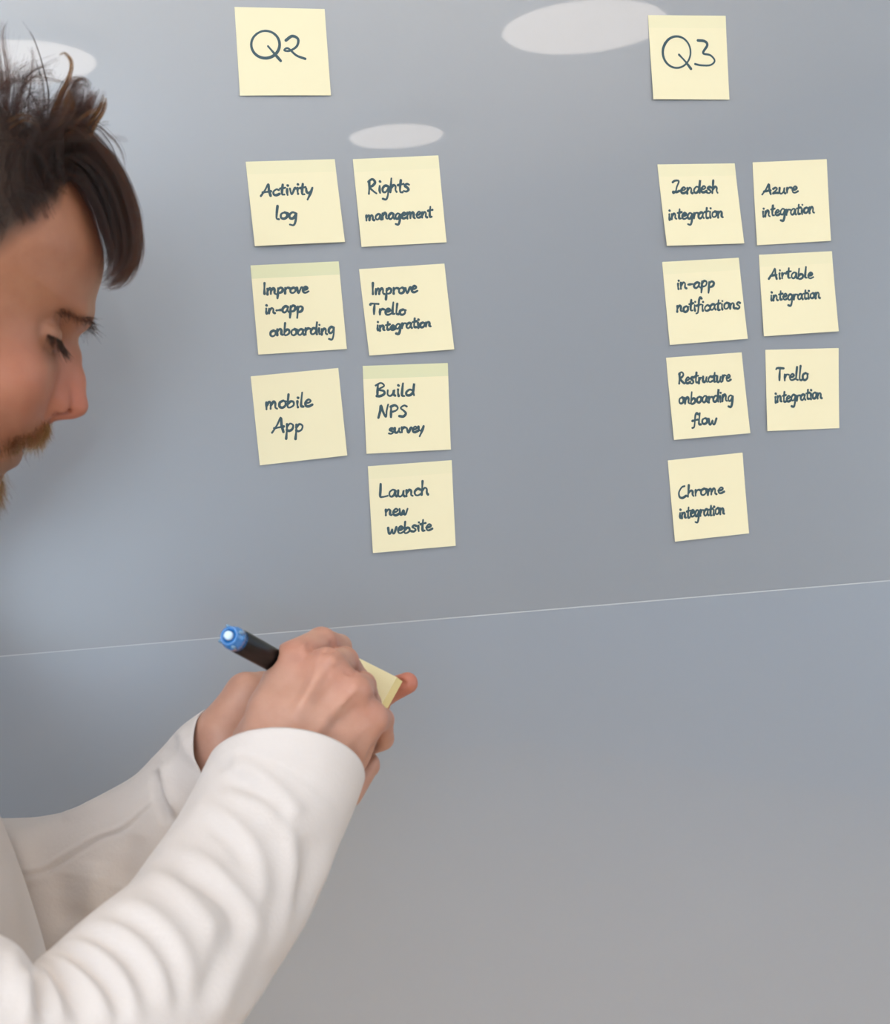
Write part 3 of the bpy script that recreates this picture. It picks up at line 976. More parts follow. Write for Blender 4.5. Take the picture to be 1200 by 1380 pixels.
red = np.clip(near(H3(95, 540, -.003), .018) * .6 + near(H3(30, 510, -.05), .02) * .35 + near(J(545, 920, .95), .014) * .9
              + sum(near(k, .009) for k in R_MCP.values()) * .45 + sum(near(c[1][0], .009) for c in R_FING) * .35
              + near(H3(36, 598, -.003), .008) * .5, 0, 1)
isface = (np.linalg.norm(BV - HC, axis=1) < .2) & (BV[:, 2] > 1.36)
hl = catmull([(-400, 520), (-150, 520), (-40, 430), (-25, 360), (25, 312), (60, 288), (82, 268), (84, 232), (70, 190)], 8)
mirY = 2 * SAG - BV[:, 1]
Vn = BV.copy()
Vn[:, 1] = np.minimum(BV[:, 1], mirY)          # judge both sides by the near one
qn = PX(Vn)
yl = np.interp(qn[:, 0], [-400, -150, -100, -75, -40, -5, 30, 60, 82, 90, 100], [560, 540, 510, 400, 358, 335, 308, 287, 266, 238, 200])
scalp = np.where(isface, np.clip((yl - qn[:, 1]) / 40 + .5, 0, 1), 0)
stub_shade = np.where(isface, np.clip(np.exp(-0.5 * ((qn[:, 0] - 58) / 26) ** 2 - 0.5 * ((qn[:, 1] - 580) / 18) ** 2) * .0
                + np.clip((qn[:, 1] - np.interp(qn[:, 0], [-120, -60, 0, 30, 70], [560, 590, 600, 570, 565])) / 30, 0, 1) * .7, 0, 1), 0)
stub_shade = np.maximum(stub_shade, 0.5 * np.clip(near(H3(70, 462, -.036), .010) + near(np.array([FEYE[0], 2 * SAG - FEYE[1], FEYE[2]]), .010), 0, 1))  # socket shade painted round both eyes in the stubble channel
tint[:, 0], tint[:, 1], tint[:, 2] = red, scalp, stub_shade
tint[:, 3] = np.clip((BV[:, 2] - 1.36) / .04, 0, 1)      # the face is more tanned than the hands
M_skin = new_mat('skin', (.6, .36, .26), 0.48, 0.4)
b = M_skin.node_tree.nodes['Principled BSDF']
b.inputs['Subsurface Weight'].default_value = 0.16
b.inputs['Subsurface Radius'].default_value = (1.0, 0.35, 0.2)
b.inputs['Subsurface Scale'].default_value = 0.005
nt = M_skin.node_tree
at = nt.nodes.new('ShaderNodeAttribute')
at.attribute_name = 'tint'
sp = nt.nodes.new('ShaderNodeSeparateColor')
nt.links.new(at.outputs['Color'], sp.inputs[0])
tcn = nt.nodes.new('ShaderNodeTexCoord')
nz = nt.nodes.new('ShaderNodeTexNoise')
nz.inputs['Scale'].default_value = 60
nz.inputs['Detail'].default_value = 4
nt.links.new(tcn.outputs['Object'], nz.inputs['Vector'])
cr = nt.nodes.new('ShaderNodeValToRGB')
SKIN1, SKIN2 = (.43, .222, .155), (.51, .282, .205)
cr.color_ramp.elements[0].position, cr.color_ramp.elements[1].position = .3, .7
cr.color_ramp.elements[0].color, cr.color_ramp.elements[1].color = (*SKIN1, 1), (*SKIN2, 1)
nt.links.new(nz.outputs['Fac'], cr.inputs[0])
tan = nt.nodes.new('ShaderNodeMix')
tan.data_type = 'RGBA'
tan.blend_type = 'MULTIPLY'
tan.inputs[7].default_value = (.66, .53, .42, 1)
nt.links.new(at.outputs['Alpha'], tan.inputs[0])
nt.links.new(cr.outputs[0], tan.inputs[6])
prev = tan.outputs[2]
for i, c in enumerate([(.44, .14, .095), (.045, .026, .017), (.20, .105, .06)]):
    mx = nt.nodes.new('ShaderNodeMix')
    mx.data_type = 'RGBA'
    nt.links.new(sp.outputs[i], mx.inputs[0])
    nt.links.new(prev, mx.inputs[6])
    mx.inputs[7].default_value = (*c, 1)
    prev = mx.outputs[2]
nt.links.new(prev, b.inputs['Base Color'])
noise_bump(M_skin, 700, .0004, .25)


def attr_color(o, name, arr):
    a = o.data.color_attributes.new(name, 'FLOAT_COLOR', 'POINT')
    a.data.foreach_set('color', np.asarray(arr, np.float32).ravel())


BODY = mesh_obj('body', BV, BF, M_skin, PERSON, True)
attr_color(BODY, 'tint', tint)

# ================================================================== clothing
M_shirt = new_mat('white_cotton', (.60, .55, .525), 0.85, 0.15)
M_shirt.node_tree.nodes['Principled BSDF'].inputs['Sheen Weight'].default_value = 0.15
noise_bump(M_shirt, 420, .0006, .35)
M_trouser = new_mat('dark_trousers', (.05, .055, .07), 0.85, 0.2)
M_shoe = new_mat('shoe_leather', (.12, .07, .045), 0.4)
M_sole = new_mat('shoe_sole', (.55, .53, .5), 0.7)


def hashn(x):
    return np.modf(np.sin(x * 127.1) * 43758.5453)[0]


def vnoise(p):
    """Cheap smooth 3-D value noise in -1..1."""
    i = np.floor(p)
    f = p - i
    f = f * f * (3 - 2 * f)
    r = 0
    for dx in (0, 1):
        for dy in (0, 1):
            for dz in (0, 1):
                h = hashn((i[:, 0] + dx) + (i[:, 1] + dy) * 57.3 + (i[:, 2] + dz) * 113.7)
                r = r + h * np.abs(1 - dx - f[:, 0]) * np.abs(1 - dy - f[:, 1]) * np.abs(1 - dz - f[:, 2])
    return r


def sleeve(stations, depth, nring, nseg, ridges, fold, mouth=.03, seed=0, sub=8, skew=0.0):
    """Tube through pairs of outline pixels: ((Lx,Ly),(Rx,Ry),Y)."""
    raw_ = np.array([[*l, *r, y] for l, r, y in stations])
    S = catmull(raw_, sub)
    Lp = np.array([W(a, b, y) for a, b, c, d, y in S])
    Rp = np.array([W(c, d, y) for a, b, c, d, y in S])
    C = (Lp + Rp) / 2
    A = (Rp - Lp) / 2
    # even spacing along the limb
    s = np.concatenate([[0], np.cumsum(np.linalg.norm(np.diff(C, axis=0), axis=1))])
    t = np.linspace(0, s[-1], nring)
    C = np.stack([np.interp(t, s, C[:, i]) for i in range(3)], 1)
    A = np.stack([np.interp(t, s, A[:, i]) for i in range(3)], 1)
    T = np.gradient(C, axis=0)
    for _ in range(6):
        T[1:-1] = (T[:-2] + 2 * T[1:-1] + T[2:]) / 4
    T /= np.linalg.norm(T, axis=1)[:, None]
    E2 = np.cross(T, A / np.linalg.norm(A, axis=1)[:, None])
    E2 /= np.linalg.norm(E2, axis=1)[:, None]
    E2 *= np.linalg.norm(A, axis=1)[:, None] * depth
    ang = np.linspace(0, 2 * np.pi, nseg, endpoint=False)
    V = C[:, None] + A[:, None] * np.cos(ang)[None, :, None] + E2[:, None] * np.sin(ang)[None, :, None]
    # the near lip of the opening reaches further over the hand
    cv = CAM - C[0]
    cv /= np.linalg.norm(cv)
    cv -= T[0] * (cv @ T[0])
    V = V - T[:, None] * (skew * np.exp(-(t / .055) ** 2)[:, None] * np.clip(((V - C[:, None]) @ cv) / np.linalg.norm(A[0]), -1, 1))[..., None]
    V = V.reshape(-1, 3)
    ii = np.arange(nring - 1)[:, None] * nseg
    kk = np.arange(nseg)[None]
    k2 = (kk + 1) % nseg
    F = np.stack([ii + kk, ii + k2, ii + nseg + k2, ii + nseg + kk], -1).reshape(-1, 4)
    N = vert_normals(V, F)
    if ((V - np.repeat(C, nseg, 0)) * N).sum() < 0:
        F = F[:, ::-1]
        N = -N
    tt = np.repeat(t, nseg)
    aa = np.tile(ang, nring)
    ramp = np.clip(tt / .03, 0, 1)
    n1 = vnoise(np.stack([np.cos(aa) * 1.4 + seed, np.sin(aa) * 1.4, tt * 45 + .7 * np.sin(aa * 2 + seed)], 1))
    n2 = vnoise(np.stack([np.cos(aa) * 3 + seed, np.sin(aa) * 3, tt * 22], 1) + 9)
    V = V + N * ((n1 * fold + n2 * fold * .7) * ramp)[:, None]
    V = sculpt(V, vert_normals(V, F), ridges)
    # the far end closed inside the shirt body
    e0 = len(V)
    top_ = V[-nseg:]
    shrink = [C[-1] + (top_ - C[-1]) * sc for sc in (.9, .6, .03)]
    V = np.vstack([V] + [q + T[-1] * g_ for q, g_ in zip(shrink, (.012, .022, .026))])
    FE = []
    prevs = e0 - nseg
    for r in range(3):
        b0 = e0 + r * nseg
        q = np.stack([prevs + kk[0], prevs + k2[0], b0 + k2[0], b0 + kk[0]], -1)
        FE.append(q if (F[0][1] - F[0][0]) in (1,) else q[:, ::-1])
        prevs = b0
    F = np.vstack([F] + FE)
    # the opening turned in at the cuff
    n0 = len(V)
    lip = V[:nseg]
    c0 = C[0]
    extra = []
    for sc, dp in ((.985, -.0012), (.962, 0.0), (.955, .006), (.93, mouth)):
        extra.append(c0 + (lip - c0) * sc + T[0] * dp)
    V = np.vstack([V] + extra)
    prevs = 0
    FF = [F]
    for r in range(4):
        b0 = n0 + r * nseg
        q = np.stack([prevs + kk[0], b0 + kk[0], b0 + k2[0], prevs + k2[0]], -1)
        FF.append(q if not ((N[:nseg].mean(0) * 0).any()) else q)
        prevs = b0
    return V, np.vstack(FF)


c4 = lambda *pts: [(x / 2.308, y / 2.308 + 900) for x, y in pts]
RS = [((282, 1020), (487, 1061), .842), ((262, 1060), (471, 1105), .834), ((240, 1100), (452, 1150), .822), ((206, 1150), (429, 1205), .805),
      ((166, 1205), (404, 1256), .785), ((116, 1245), (368, 1315), .762), ((70, 1280), (325, 1380), .738), ((47, 1297), (268, 1460), .722),
      ((42, 1300), (190, 1530), .710), ((40, 1296), (100, 1570), .703), ((30, 1281), (0, 1575), .698), ((0, 1264), (-110, 1540), .694),
      ((-120, 1205), (-250, 1450), .690), ((-300, 1070), (-420, 1330), .688), ((-430, 955), (-580, 1210), .692), ((-520, 900), (-650, 1150), .735), ((-560, 900), (-680, 1120), .800)]
R_RIDGE = [
    (c4((700, 290), (800, 330), (900, 420), (935, 470)), 9, .0030),
    (c4((690, 345), (770, 370), (860, 440), (890, 540)), 9, -.0032),
    (c4((720, 385), (830, 430), (895, 520), (908, 640), (880, 780), (830, 920)), 9, .0036),
    (c4((960, 520), (960, 620), (920, 760)), 12, -.003),
    (c4((1040, 540), (1000, 660), (930, 790), (850, 930)), 10, .002),
    (c4((610, 420), (700, 465), (790, 560), (815, 680), (800, 760)), 9, .0026),
    (c4((640, 480), (720, 540), (770, 620)), 8, -.0022),
    (c4((500, 565), (620, 595), (710, 680), (785, 780), (800, 880)), 10, .0028),
    (c4((560, 640), (650, 680), (720, 745), (740, 830), (700, 960)), 9, -.0042),
    (c4((440, 635), (540, 680), (640, 780), (690, 880)), 10, .0030),
    (c4((360, 725), (470, 770), (560, 870), (600, 1000)), 10, .0034),
    (c4((330, 770), (430, 810), (500, 880), (550, 990), (560, 1080)), 7, -.0022),
    (c4((275, 790), (390, 830), (480, 920), (530, 1050)), 10, .0034),
    (c4((235, 830), (330, 860), (410, 940), (460, 1060)), 7, -.0022),
    (c4((190, 848), (300, 890), (390, 985), (430, 1108)), 10, .0036),
    (c4((150, 880), (250, 920), (330, 1000), (380, 1108)), 7, -.0024),
    (c4((125, 885), (220, 935), (300, 1015), (350, 1108)), 9, .0036),
    (c4((110, 905), (180, 970), (230, 1040), (260, 1108)), 7, -.0028),
    (c4((105, 915), (150, 985), (200, 1108)), 7, .0030),
    (c4((100, 915), (112, 1000), (140, 1108)), 6, -.004),
    (c4((85, 940), (80, 1010), (85, 1108)), 9, .004),
    (c4((30, 870), (45, 960), (40, 1060)), 10, .003),
    (c4((700, 270), (790, 270), (900, 310), (1010, 390), (1075, 470)), 4, -.0009),
    (c4((655, 320), (690, 300), (730, 290)), 6, -.002),
    (c4((760, 800), (740, 900), (700, 1020), (670, 1108)), 12, .0030),
    (c4((700, 800), (680, 900), (630, 1040)), 10, -.0026),
    (c4((850, 960), (790, 1040), (740, 1108)), 9, .002),
]
v, f = sleeve(RS, .93, 260, 128, [(l, s * .92, h * 1.05) for l, s, h in R_RIDGE], .0011, seed=3, skew=.017)
v2, f2 = None, None
LS = [((270, 960), (345, 1112), .936), ((240, 983), (318, 1140), .946), ((213, 1012), (290, 1175), .955), ((180, 1044), (262, 1215), .965),
      ((135, 1071), (225, 1265), .982), ((85, 1096), (160, 1310), 1.0), ((25, 1104), (70, 1340), 1.018), ((-50, 1094), (-40, 1335), 1.035),
      ((-180, 1030), (-210, 1250), 1.055), ((-290, 968), (-330, 1172), 1.060), ((-340, 930), (-390, 1125), 1.035), ((-352, 925), (-402, 1112), .975)]
L_RIDGE = [
    (c4((60, 638), (130, 622), (200, 580), (300, 522), (385, 488), (480, 400)), 2.0, .0007),
    (c4((65, 652), (135, 637), (205, 595), (305, 535), (390, 500), (485, 415)), 1.8, -.0010),
    (c4((490, 320), (495, 390), (530, 480)), 6, -.003), (c4((510, 300), (520, 380), (560, 460)), 7, .0028),
    (c4((545, 205), (535, 240), (500, 280)), 6, -.0011), (c4((560, 190), (590, 260), (640, 300)), 8, .0014),
    (c4((200, 640), (190, 740), (230, 800)), 14, -.002), (c4((300, 600), (290, 700), (300, 780)), 14, .002),
    (c4((420, 520), (400, 600), (380, 680)), 12, -.0016), (c4((190, 450), (240, 440), (300, 400)), 8, .0014),
    (c4((30, 500), (70, 580), (110, 680)), 12, .002),
]
lv, lf = sleeve(LS, .85, 340, 220, [(l, s, h * 1.8) for l, s, h in L_RIDGE], .0016, seed=8)


def loft(rings, nseg, sub=10, power=2.3):
    """Superelliptic rings (cx, cy, z, rx, ry)."""
    S = catmull(np.array(rings), sub)
    a = np.linspace(0, 2 * np.pi, nseg, endpoint=False)
    ca, sa = np.cos(a), np.sin(a)
    sx = np.sign(ca) * np.abs(ca) ** (2 / power)
    sy = np.sign(sa) * np.abs(sa) ** (2 / power)
    V = np.stack([S[:, 0:1] + S[:, 3:4] * sx, S[:, 1:2] + S[:, 4:5] * sy, np.repeat(S[:, 2:3], nseg, 1)], -1).reshape(-1, 3)
    n = len(S)
    ii = np.arange(n - 1)[:, None] * nseg
    kk = np.arange(nseg)[None]
    k2 = (kk + 1) % nseg
    F = np.stack([ii + kk, ii + k2, ii + nseg + k2, ii + nseg + kk], -1).reshape(-1, 4)
    return V, F


TORSO = [(-.190, SAG, .86, .135, .185), (-.185, SAG, .95, .140, .185), (-.188, SAG, 1.08, .137, .185), (-.192, SAG, 1.17, .133, .190),
         (-.206, SAG, 1.26, .124, .195), (-.230, SAG, 1.32, .114, .200), (-.245, SAG, 1.365, .094, .168), (-.243, SAG, 1.395, .078, .098),
         (-.240, SAG, 1.415, .070, .072)]
tv, tf = loft(TORSO, 140, 16)
tn = vert_normals(tv, tf)
dn = vnoise(np.stack([tv[:, 0] * 18, tv[:, 1] * 18, tv[:, 2] * 7], 1)) * .004
tv = tv + tn * dn[:, None]
tv = sculpt(tv, vert_normals(tv, tf), [(c4((10, 620), (40, 720), (80, 820)), 10, .002), (c4((-30, 560), (10, 700), (60, 860)), 8, -.002)])
shirt = mesh_obj('shirt', tv, tf, M_shirt, PERSON, True)
mesh_obj('sleeve', v, f, M_shirt, shirt, True)
mesh_obj('sleeve', lv, lf, M_shirt, shirt, True)
# trousers and shoes stand below the frame
LEGS = []
for s in (-1, 1):
    y = SAG + s * .095
    LEGS.append(loft([(-.20, y, .055, .062, .058), (-.205, y, .12, .062, .058), (-.20, y, .30, .070, .064), (-.19, y, .50, .074, .070),
                      (-.19, y - s * .003, .70, .094, .086), (-.19, SAG + s * .078, .84, .100, .082), (-.19, SAG + s * .075, .93, .104, .082)], 64))
hv, hf = loft([(-.19, SAG, .80, .092, .135), (-.19, SAG, .86, .110, .160), (-.19, SAG, .94, .114, .160), (-.19, SAG, 1.0, .112, .156)], 96)
tv2, tf2 = [hv], [hf]
n = len(hv)
for a_, b_ in LEGS:
    tv2.append(a_)
    tf2.append(b_ + n)
    n += len(a_)
mesh_obj('trousers', np.vstack(tv2), np.vstack(tf2), M_trouser, PERSON, True)
for s in (-1, 1):
    y = SAG + s * .1
    prof = [(-.275, .030, .045), (-.265, .034, .075), (-.22, .036, .088), (-.17, .037, .085), (-.13, .040, .062), (-.08, .044, .048), (-.03, .044, .042), (.005, .036, .034), (.018, .018, .024)]
    P = catmull(np.array(prof), 5)
    ns = 28
    V = []
    for x_, hw_, ht_ in P:
        for k in range(ns):
            a = 2 * math.pi * k / ns
            V.append((x_, y + hw_ * math.cos(a) * (1 if math.sin(a) < 0 else abs(math.cos(a)) ** .15), .014 + max(0, ht_ * math.sin(a)) ))
    V = np.array(V)
    n = len(P)
    F = [(i * ns + k, i * ns + (k + 1) % ns, (i + 1) * ns + (k + 1) % ns, (i + 1) * ns + k) for i in range(n - 1) for k in range(ns)]
    F += [tuple(range(ns)), tuple((n - 1) * ns + k for k in range(ns - 1, -1, -1))]
    sh = mesh_obj('shoe', V, F, M_shoe, PERSON, True)
    out = [(x_, y + hw_ * 1.06) for x_, hw_, _ in P] + [(x_, y - hw_ * 1.06) for x_, hw_, _ in P[::-1]]
    m = len(out)
    V = [(a, b_, 0.0) for a, b_ in out] + [(a, b_, .016) for a, b_ in out]
    F = [tuple(range(m - 1, -1, -1)), tuple(range(m, 2 * m))] + [(i, (i + 1) % m, m + (i + 1) % m, m + i) for i in range(m)]
    mesh_obj('sole', V, F, M_sole, sh)

# ================================================================== hair: strands grown from the skin
HR = np.random.default_rng(11)


def strands(name, polys, rad, mat, parent, tipf=.35):
    """Link hair strands (list of (k,3) arrays, world) as one curves object."""
    hc = bpy.data.hair_curves.new(name)
    hc.add_curves([len(q) for q in polys])
    P = np.vstack(polys) - ORIGIN[parent.name]
    hc.attributes['position'].data.foreach_set('vector', P.astype(np.float32).ravel())
    r = hc.attributes.get('radius') or hc.attributes.new('radius', 'FLOAT', 'POINT')
    rr = np.concatenate([np.linspace(1, tipf, len(q)) ** .8 * (rad * f) for q, f in zip(polys, HR.uniform(.7, 1.2, len(polys)))])
    r.data.foreach_set('value', rr.astype(np.float32))
    hc.materials.append(mat)
    o = bpy.data.objects.new(name, hc)
    COL.objects.link(o)
    o.parent = parent
    ORIGIN[o.name] = ORIGIN[parent.name]
    return o


def hair_mat(name, melanin, red, rough=.4, rnd=.35):
    m = bpy.data.materials.new(name)
    m.use_nodes = True
    nt = m.node_tree
    nt.nodes.remove(nt.nodes['Principled BSDF'])
    h = nt.nodes.new('ShaderNodeBsdfHairPrincipled')
    h.parametrization = 'MELANIN'
    h.inputs['Melanin'].default_value = melanin
    h.inputs['Melanin Redness'].default_value = red
    h.inputs['Roughness'].default_value = rough
    h.inputs['Radial Roughness'].default_value = .45
    h.inputs['IOR'].default_value = 1.38
    h.inputs['Random Color'].default_value = rnd
    nt.links.new(h.outputs[0], nt.nodes['Material Output'].inputs[0])
    return m


M_hair = hair_mat('dark_brown_hair', .955, .9, rough=.48, rnd=.18)
M_beard = hair_mat('reddish_brown_stubble', .62, .75)
M_brow = hair_mat('dark_brow_hair', .97, .5, rnd=.2)

polys = []
sc_idx = np.where((scalp > .35) & isface)[0]
qb = PX(BV)
# short coat over the whole scalp, lying back and up
pick = HR.choice(sc_idx, 8000)
for i in pick:
    p, n = BV[i], BN[i]
    dens = scalp[i]
    L = (.012 + .016 * HR.random()) * (.45 + .55 * dens)
    g = n * .55 + UP3 * .75 - FWD3 * .25 + HR.normal(0, .22, 3)
    g /= np.linalg.norm(g)
    d2 = g + HR.normal(0, .35, 3) - n * .35
    t = np.linspace(0, 1, 5)[:, None]
    polys.append(p - n * .0006 + g * t * L + d2 * t * t * L * .5)

# messy locks over the top and sides
top = sc_idx[(qn[sc_idx, 1] < 300) & (scalp[sc_idx] > .7)]
for k in range(190):
    i = HR.choice(top)
    p, n = BV[i], BN[i]
    high = np.clip((300 - qn[i, 1]) / 160, 0, 1)
    L = .024 + .030 * high * HR.uniform(.6, 1.15)
    g = n * .9 + UP3 * .45 + FWD3 * HR.normal(.05, .45) + LAT * HR.normal(0, .35)
    g /= np.linalg.norm(g)
    bend = FWD3 * HR.normal(.2, .6) + LAT * HR.normal(0, .5) - UP3 * HR.uniform(0, .9)
    t = np.linspace(0, 1, 8)[:, None]
    core = p - n * .001 + g * t * L + bend * t ** 2 * L * .6
    tip = PX(core[-1:])[0]
    if tip[1] > np.interp(tip[0], [-100, -40, 0, 40, 80, 100], [480, 340, 312, 285, 255, 200]):
        continue
    wav = HR.normal(0, .0016, (3,))
    core = core + np.sin(t * 4 + HR.uniform(0, 6)) * wav
    for s in range(34):
        o0 = HR.normal(0, .0042, 3)
        o0 -= n * (o0 @ n)
        q = core + o0 * (1 - .72 * t) + HR.normal(0, .0007, 3) * t
        polys.append(q[:HR.integers(6, 9)])


def lock(pts, w0, w1, n, s0, s1, wtip=0.0, jit=1.0):
    """n strands along photo polyline pts, spread sideways (px) s0 at the root to s1 at the tip, over depth w0..w1."""
    k = len(pts)
    n = int(n * .62)
    for c in range(n):
        if c % 22 == 0:                       # a new clump of strands
            cw, ca, cb = HR.uniform(w0, w1), HR.normal(0, 1), HR.normal(0, 1)
        w = cw + HR.normal(0, .0022)
        a, b = ca + HR.normal(0, .33), cb + HR.normal(0, .33)
        base = []
        for j, (x, y) in enumerate(pts):
            t = j / (k - 1)
            s = s0 * (1 - t) + s1 * t
            base.append(H3(x + a * s + HR.normal(0, .4 * jit), y + b * s + HR.normal(0, .4 * jit), w + wtip * t + HR.normal(0, .0006)))
        q = catmull(base, 4)
        polys.append(q[:max(6, int(len(q) * HR.uniform(.72, 1.0)))])


# the fringe tipping forward over the brow
for pts, w0, w1, n, s0, s1 in [
    ([(78, 222), (108, 212), (138, 240), (158, 285), (166, 328), (162, 358), (150, 378), (138, 383)], -.040, .035, 420, 7, 5),
    ([(66, 196), (104, 184), (140, 214), (167, 256), (183, 308), (184, 348), (170, 374), (154, 384), (139, 382)], -.035, .035, 520, 7, 3.5),
    ([(86, 232), (114, 244), (135, 282), (148, 318), (152, 345), (143, 364)], -.040, .030, 420, 6, 4),
    ([(84, 228), (110, 236), (130, 268), (141, 305), (143, 330)], -.050, .030, 420, 7, 4),
    ([(80, 215), (112, 220), (140, 252), (156, 298), (161, 338), (152, 366), (138, 379)], -.040, .035, 620, 7, 6),
    ([(76, 205), (112, 200), (144, 236), (163, 288), (170, 336), (162, 366), (142, 381)], -.040, .035, 620, 7, 6),
    ([(72, 210), (110, 190), (146, 222), (170, 275), (178, 330), (170, 364), (152, 380)], -.030, .040, 520, 8, 5),
    ([(60, 185), (98, 176), (132, 204), (157, 238), (176, 282), (183, 322)], -.030, .040, 420, 9, 6),
    ([(70, 205), (112, 198), (152, 226), (180, 276), (192, 330), (188, 362)], -.01, .02, 60, 4, 3),
    ([(90, 200), (128, 168), (152, 182), (168, 205), (174, 238)], -.012, .006, 40, 3, 2),
    ([(95, 205), (128, 175), (150, 195), (160, 220), (170, 250)], -.012, .006, 26, 3, 2),
    ([(100, 215), (140, 250), (150, 300), (140, 345), (128, 368)], -.035, -.02, 24, 4, 3),
    ([(82, 230), (106, 240), (127, 270), (142, 308), (149, 342), (147, 366)], -.046, .010, 560, 5, 4),
    # tufts standing up along the top
    ([(92, 212), (98, 165), (104, 135), (108, 112)], -.022, .020, 800, 9, 6.5),
    ([(98, 210), (110, 168), (122, 138), (129, 126)], -.022, .016, 700, 7, 5),
    ([(70, 190), (82, 140), (96, 112), (108, 112), (118, 128)], -.025, .020, 260, 7, 5),
    ([(108, 205), (122, 168), (136, 146), (142, 128)], -.010, .012, 160, 4, 2.5),
    ([(100, 200), (122, 160), (138, 140), (150, 132)], -.006, .008, 30, 4, 3),
    ([(66, 165), (68, 130), (60, 92), (46, 52), (26, 24)], -.006, .002, 30, 2.5, 1.0),
    ([(58, 165), (62, 125), (52, 80), (34, 48)], -.006, .006, 16, 3, 3),
    ([(20, 165), (14, 110), (8, 60), (10, 18)], -.012, .012, 40, 5, 4),
    ([(0, 160), (4, 100), (-2, 50), (4, 22)], -.012, .012, 60, 7, 5),
    ([(30, 165), (34, 125), (50, 100), (80, 92)], -.01, .012, 36, 5, 5),
    ([(10, 160), (30, 112), (60, 98), (70, 110)], -.012, .01, 50, 6, 5),
    ([(40, 170), (44, 120), (46, 80), (44, 62)], -.012, .01, 24, 5, 3),
    # side hair swept up from the temple
    ([(72, 262), (66, 230), (70, 195), (86, 165)], -.062, -.050, 300, 9, 6),
    ([(50, 280), (38, 245), (42, 205), (62, 170)], -.070, -.058, 320, 10, 7),
    ([(24, 296), (8, 255), (8, 215), (30, 175)], -.074, -.062, 300, 11, 8),
    ([(-2, 305), (-20, 260), (-20, 215), (0, 170)], -.076, -.064, 280, 12, 9),
    ([(60, 240), (40, 205), (10, 190), (-20, 195)], -.066, -.054, 160, 9, 8),
    ([(80, 240), (78, 200), (60, 160), (30, 140)], -.052, -.030, 260, 8, 9),
    ([(50, 225), (62, 185), (88, 150), (104, 128)], -.058, -.035, 260, 9, 7),
]:
    lock(pts, w0, w1, n, s0, s1)
strands('hair', polys, .000055, M_hair, PERSON)
M_hair2 = hair_mat('golden_brown_hair', .66, .8)  # lighter hair colour for the golden strands
polys = []
for pts, w0, w1, n, s0, s1 in [
    ([(62, 180), (76, 140), (92, 105), (96, 84), (88, 72), (78, 74)], -.014, -.004, 130, 3, 1.2),
    ([(106, 205), (124, 168), (138, 146), (143, 126)], -.016, .004, 200, 4, 2.0),
    ([(92, 190), (104, 165), (120, 152), (138, 148)], -.026, -.012, 90, 4, 3),
    ([(78, 205), (84, 170), (90, 140), (94, 116)], -.034, -.022, 90, 4, 3),
    ([(10, 168), (30, 158), (48, 166), (56, 190)], -.062, -.05, 60, 4, 3),
    ([(50, 175), (56, 210), (76, 240), (104, 262)], -.056, -.046, 50, 4, 4),
    ([(92, 190), (98, 160), (96, 130), (90, 118)], -.03, -.018, 70, 4, 3),
]:
    lock(pts, w0, w1, n, s0, s1)
hl_o = strands('hair_highlights', polys, .00006, M_hair2, PERSON)
hl_o['label'] = 'lighter golden brown strands'


def tufts(name, mask_fn, n, L, dirs, mat, rad, jit=.3):
    w = mask_fn(qn)
    w = np.where(isface, w, 0)
    w = w / w.sum()
    out = []
    for i in HR.choice(len(BV), n, p=w):
        p, nn = BV[i], BN[i]
        side = -1 if p[1] < SAG else 1
        g = dirs(qn[i], nn, side)
        g = g / np.linalg.norm(g) + HR.normal(0, jit, 3)
        l = L * HR.uniform(.5, 1.15)
        t = np.linspace(0, 1, 5)[:, None]
        out.append(p - nn * .0004 + g * t * l - UP3 * t * t * l * .25)
    return strands(name, out, rad, mat, PERSON)


def band(line, s, taper=True):
    def fn(q):
        d, t = px_dist(q, line)
        return np.exp(-0.5 * (d / s) ** 2) * (d < 2.2 * s)
    return fn


tufts('moustache', lambda q: band([(62, 572), (50, 585), (30, 592), (5, 600), (-20, 618)], 5.0)(q) * (q[:, 1] < 598 + np.clip(30 - q[:, 0], 0, 60) * .35), 1700, .0064,
      lambda q, n, s: n * .45 - UP3 * .9 + FWD3 * .25 + LAT * s * .2, M_beard, .00006)
tufts('beard', lambda q: np.clip((q[:, 1] - np.interp(q[:, 0], [-140, -60, -20, 10, 40], [590, 612, 628, 634, 640])) / 20, 0, 1) * (q[:, 1] < 720) * (q[:, 0] > -180), 6000, .0075,
      lambda q, n, s: n * .6 - UP3 * .6 + FWD3 * .25, M_beard, .00006)
tufts('eyebrow', band([(119, 432), (105, 429), (92, 422), (80, 420)], 2.6), 420, .0075,
      lambda q, n, s: n * .5 + LAT * s * .5 + UP3 * .15 + FWD3 * .1, M_brow, .00009)
# lashes along both closed lids
out = []
for ey in (FEYE, np.array([FEYE[0], 2 * SAG - FEYE[1], FEYE[2]])):
    sgn = -1 if ey[1] < SAG else 1
    for k in range(240):
        a = HR.uniform(-.9, 1.3)
        d = FWD3 * math.cos(a) + LAT * sgn * math.sin(a)
        p = ey + (d * math.cos(.02) - UP3 * math.sin(.02 + HR.normal(0, .03))) * .0109
        g = d * .55 - UP3 * .75 + HR.normal(0, .12, 3)
        t = np.linspace(0, 1, 6)[:, None]
        l = .0100 * HR.uniform(.6, 1.1)
        out.append(p + g * t * l + d * t * t * l * .3)
strands('eyelashes', out, .00008, M_brow, PERSON)

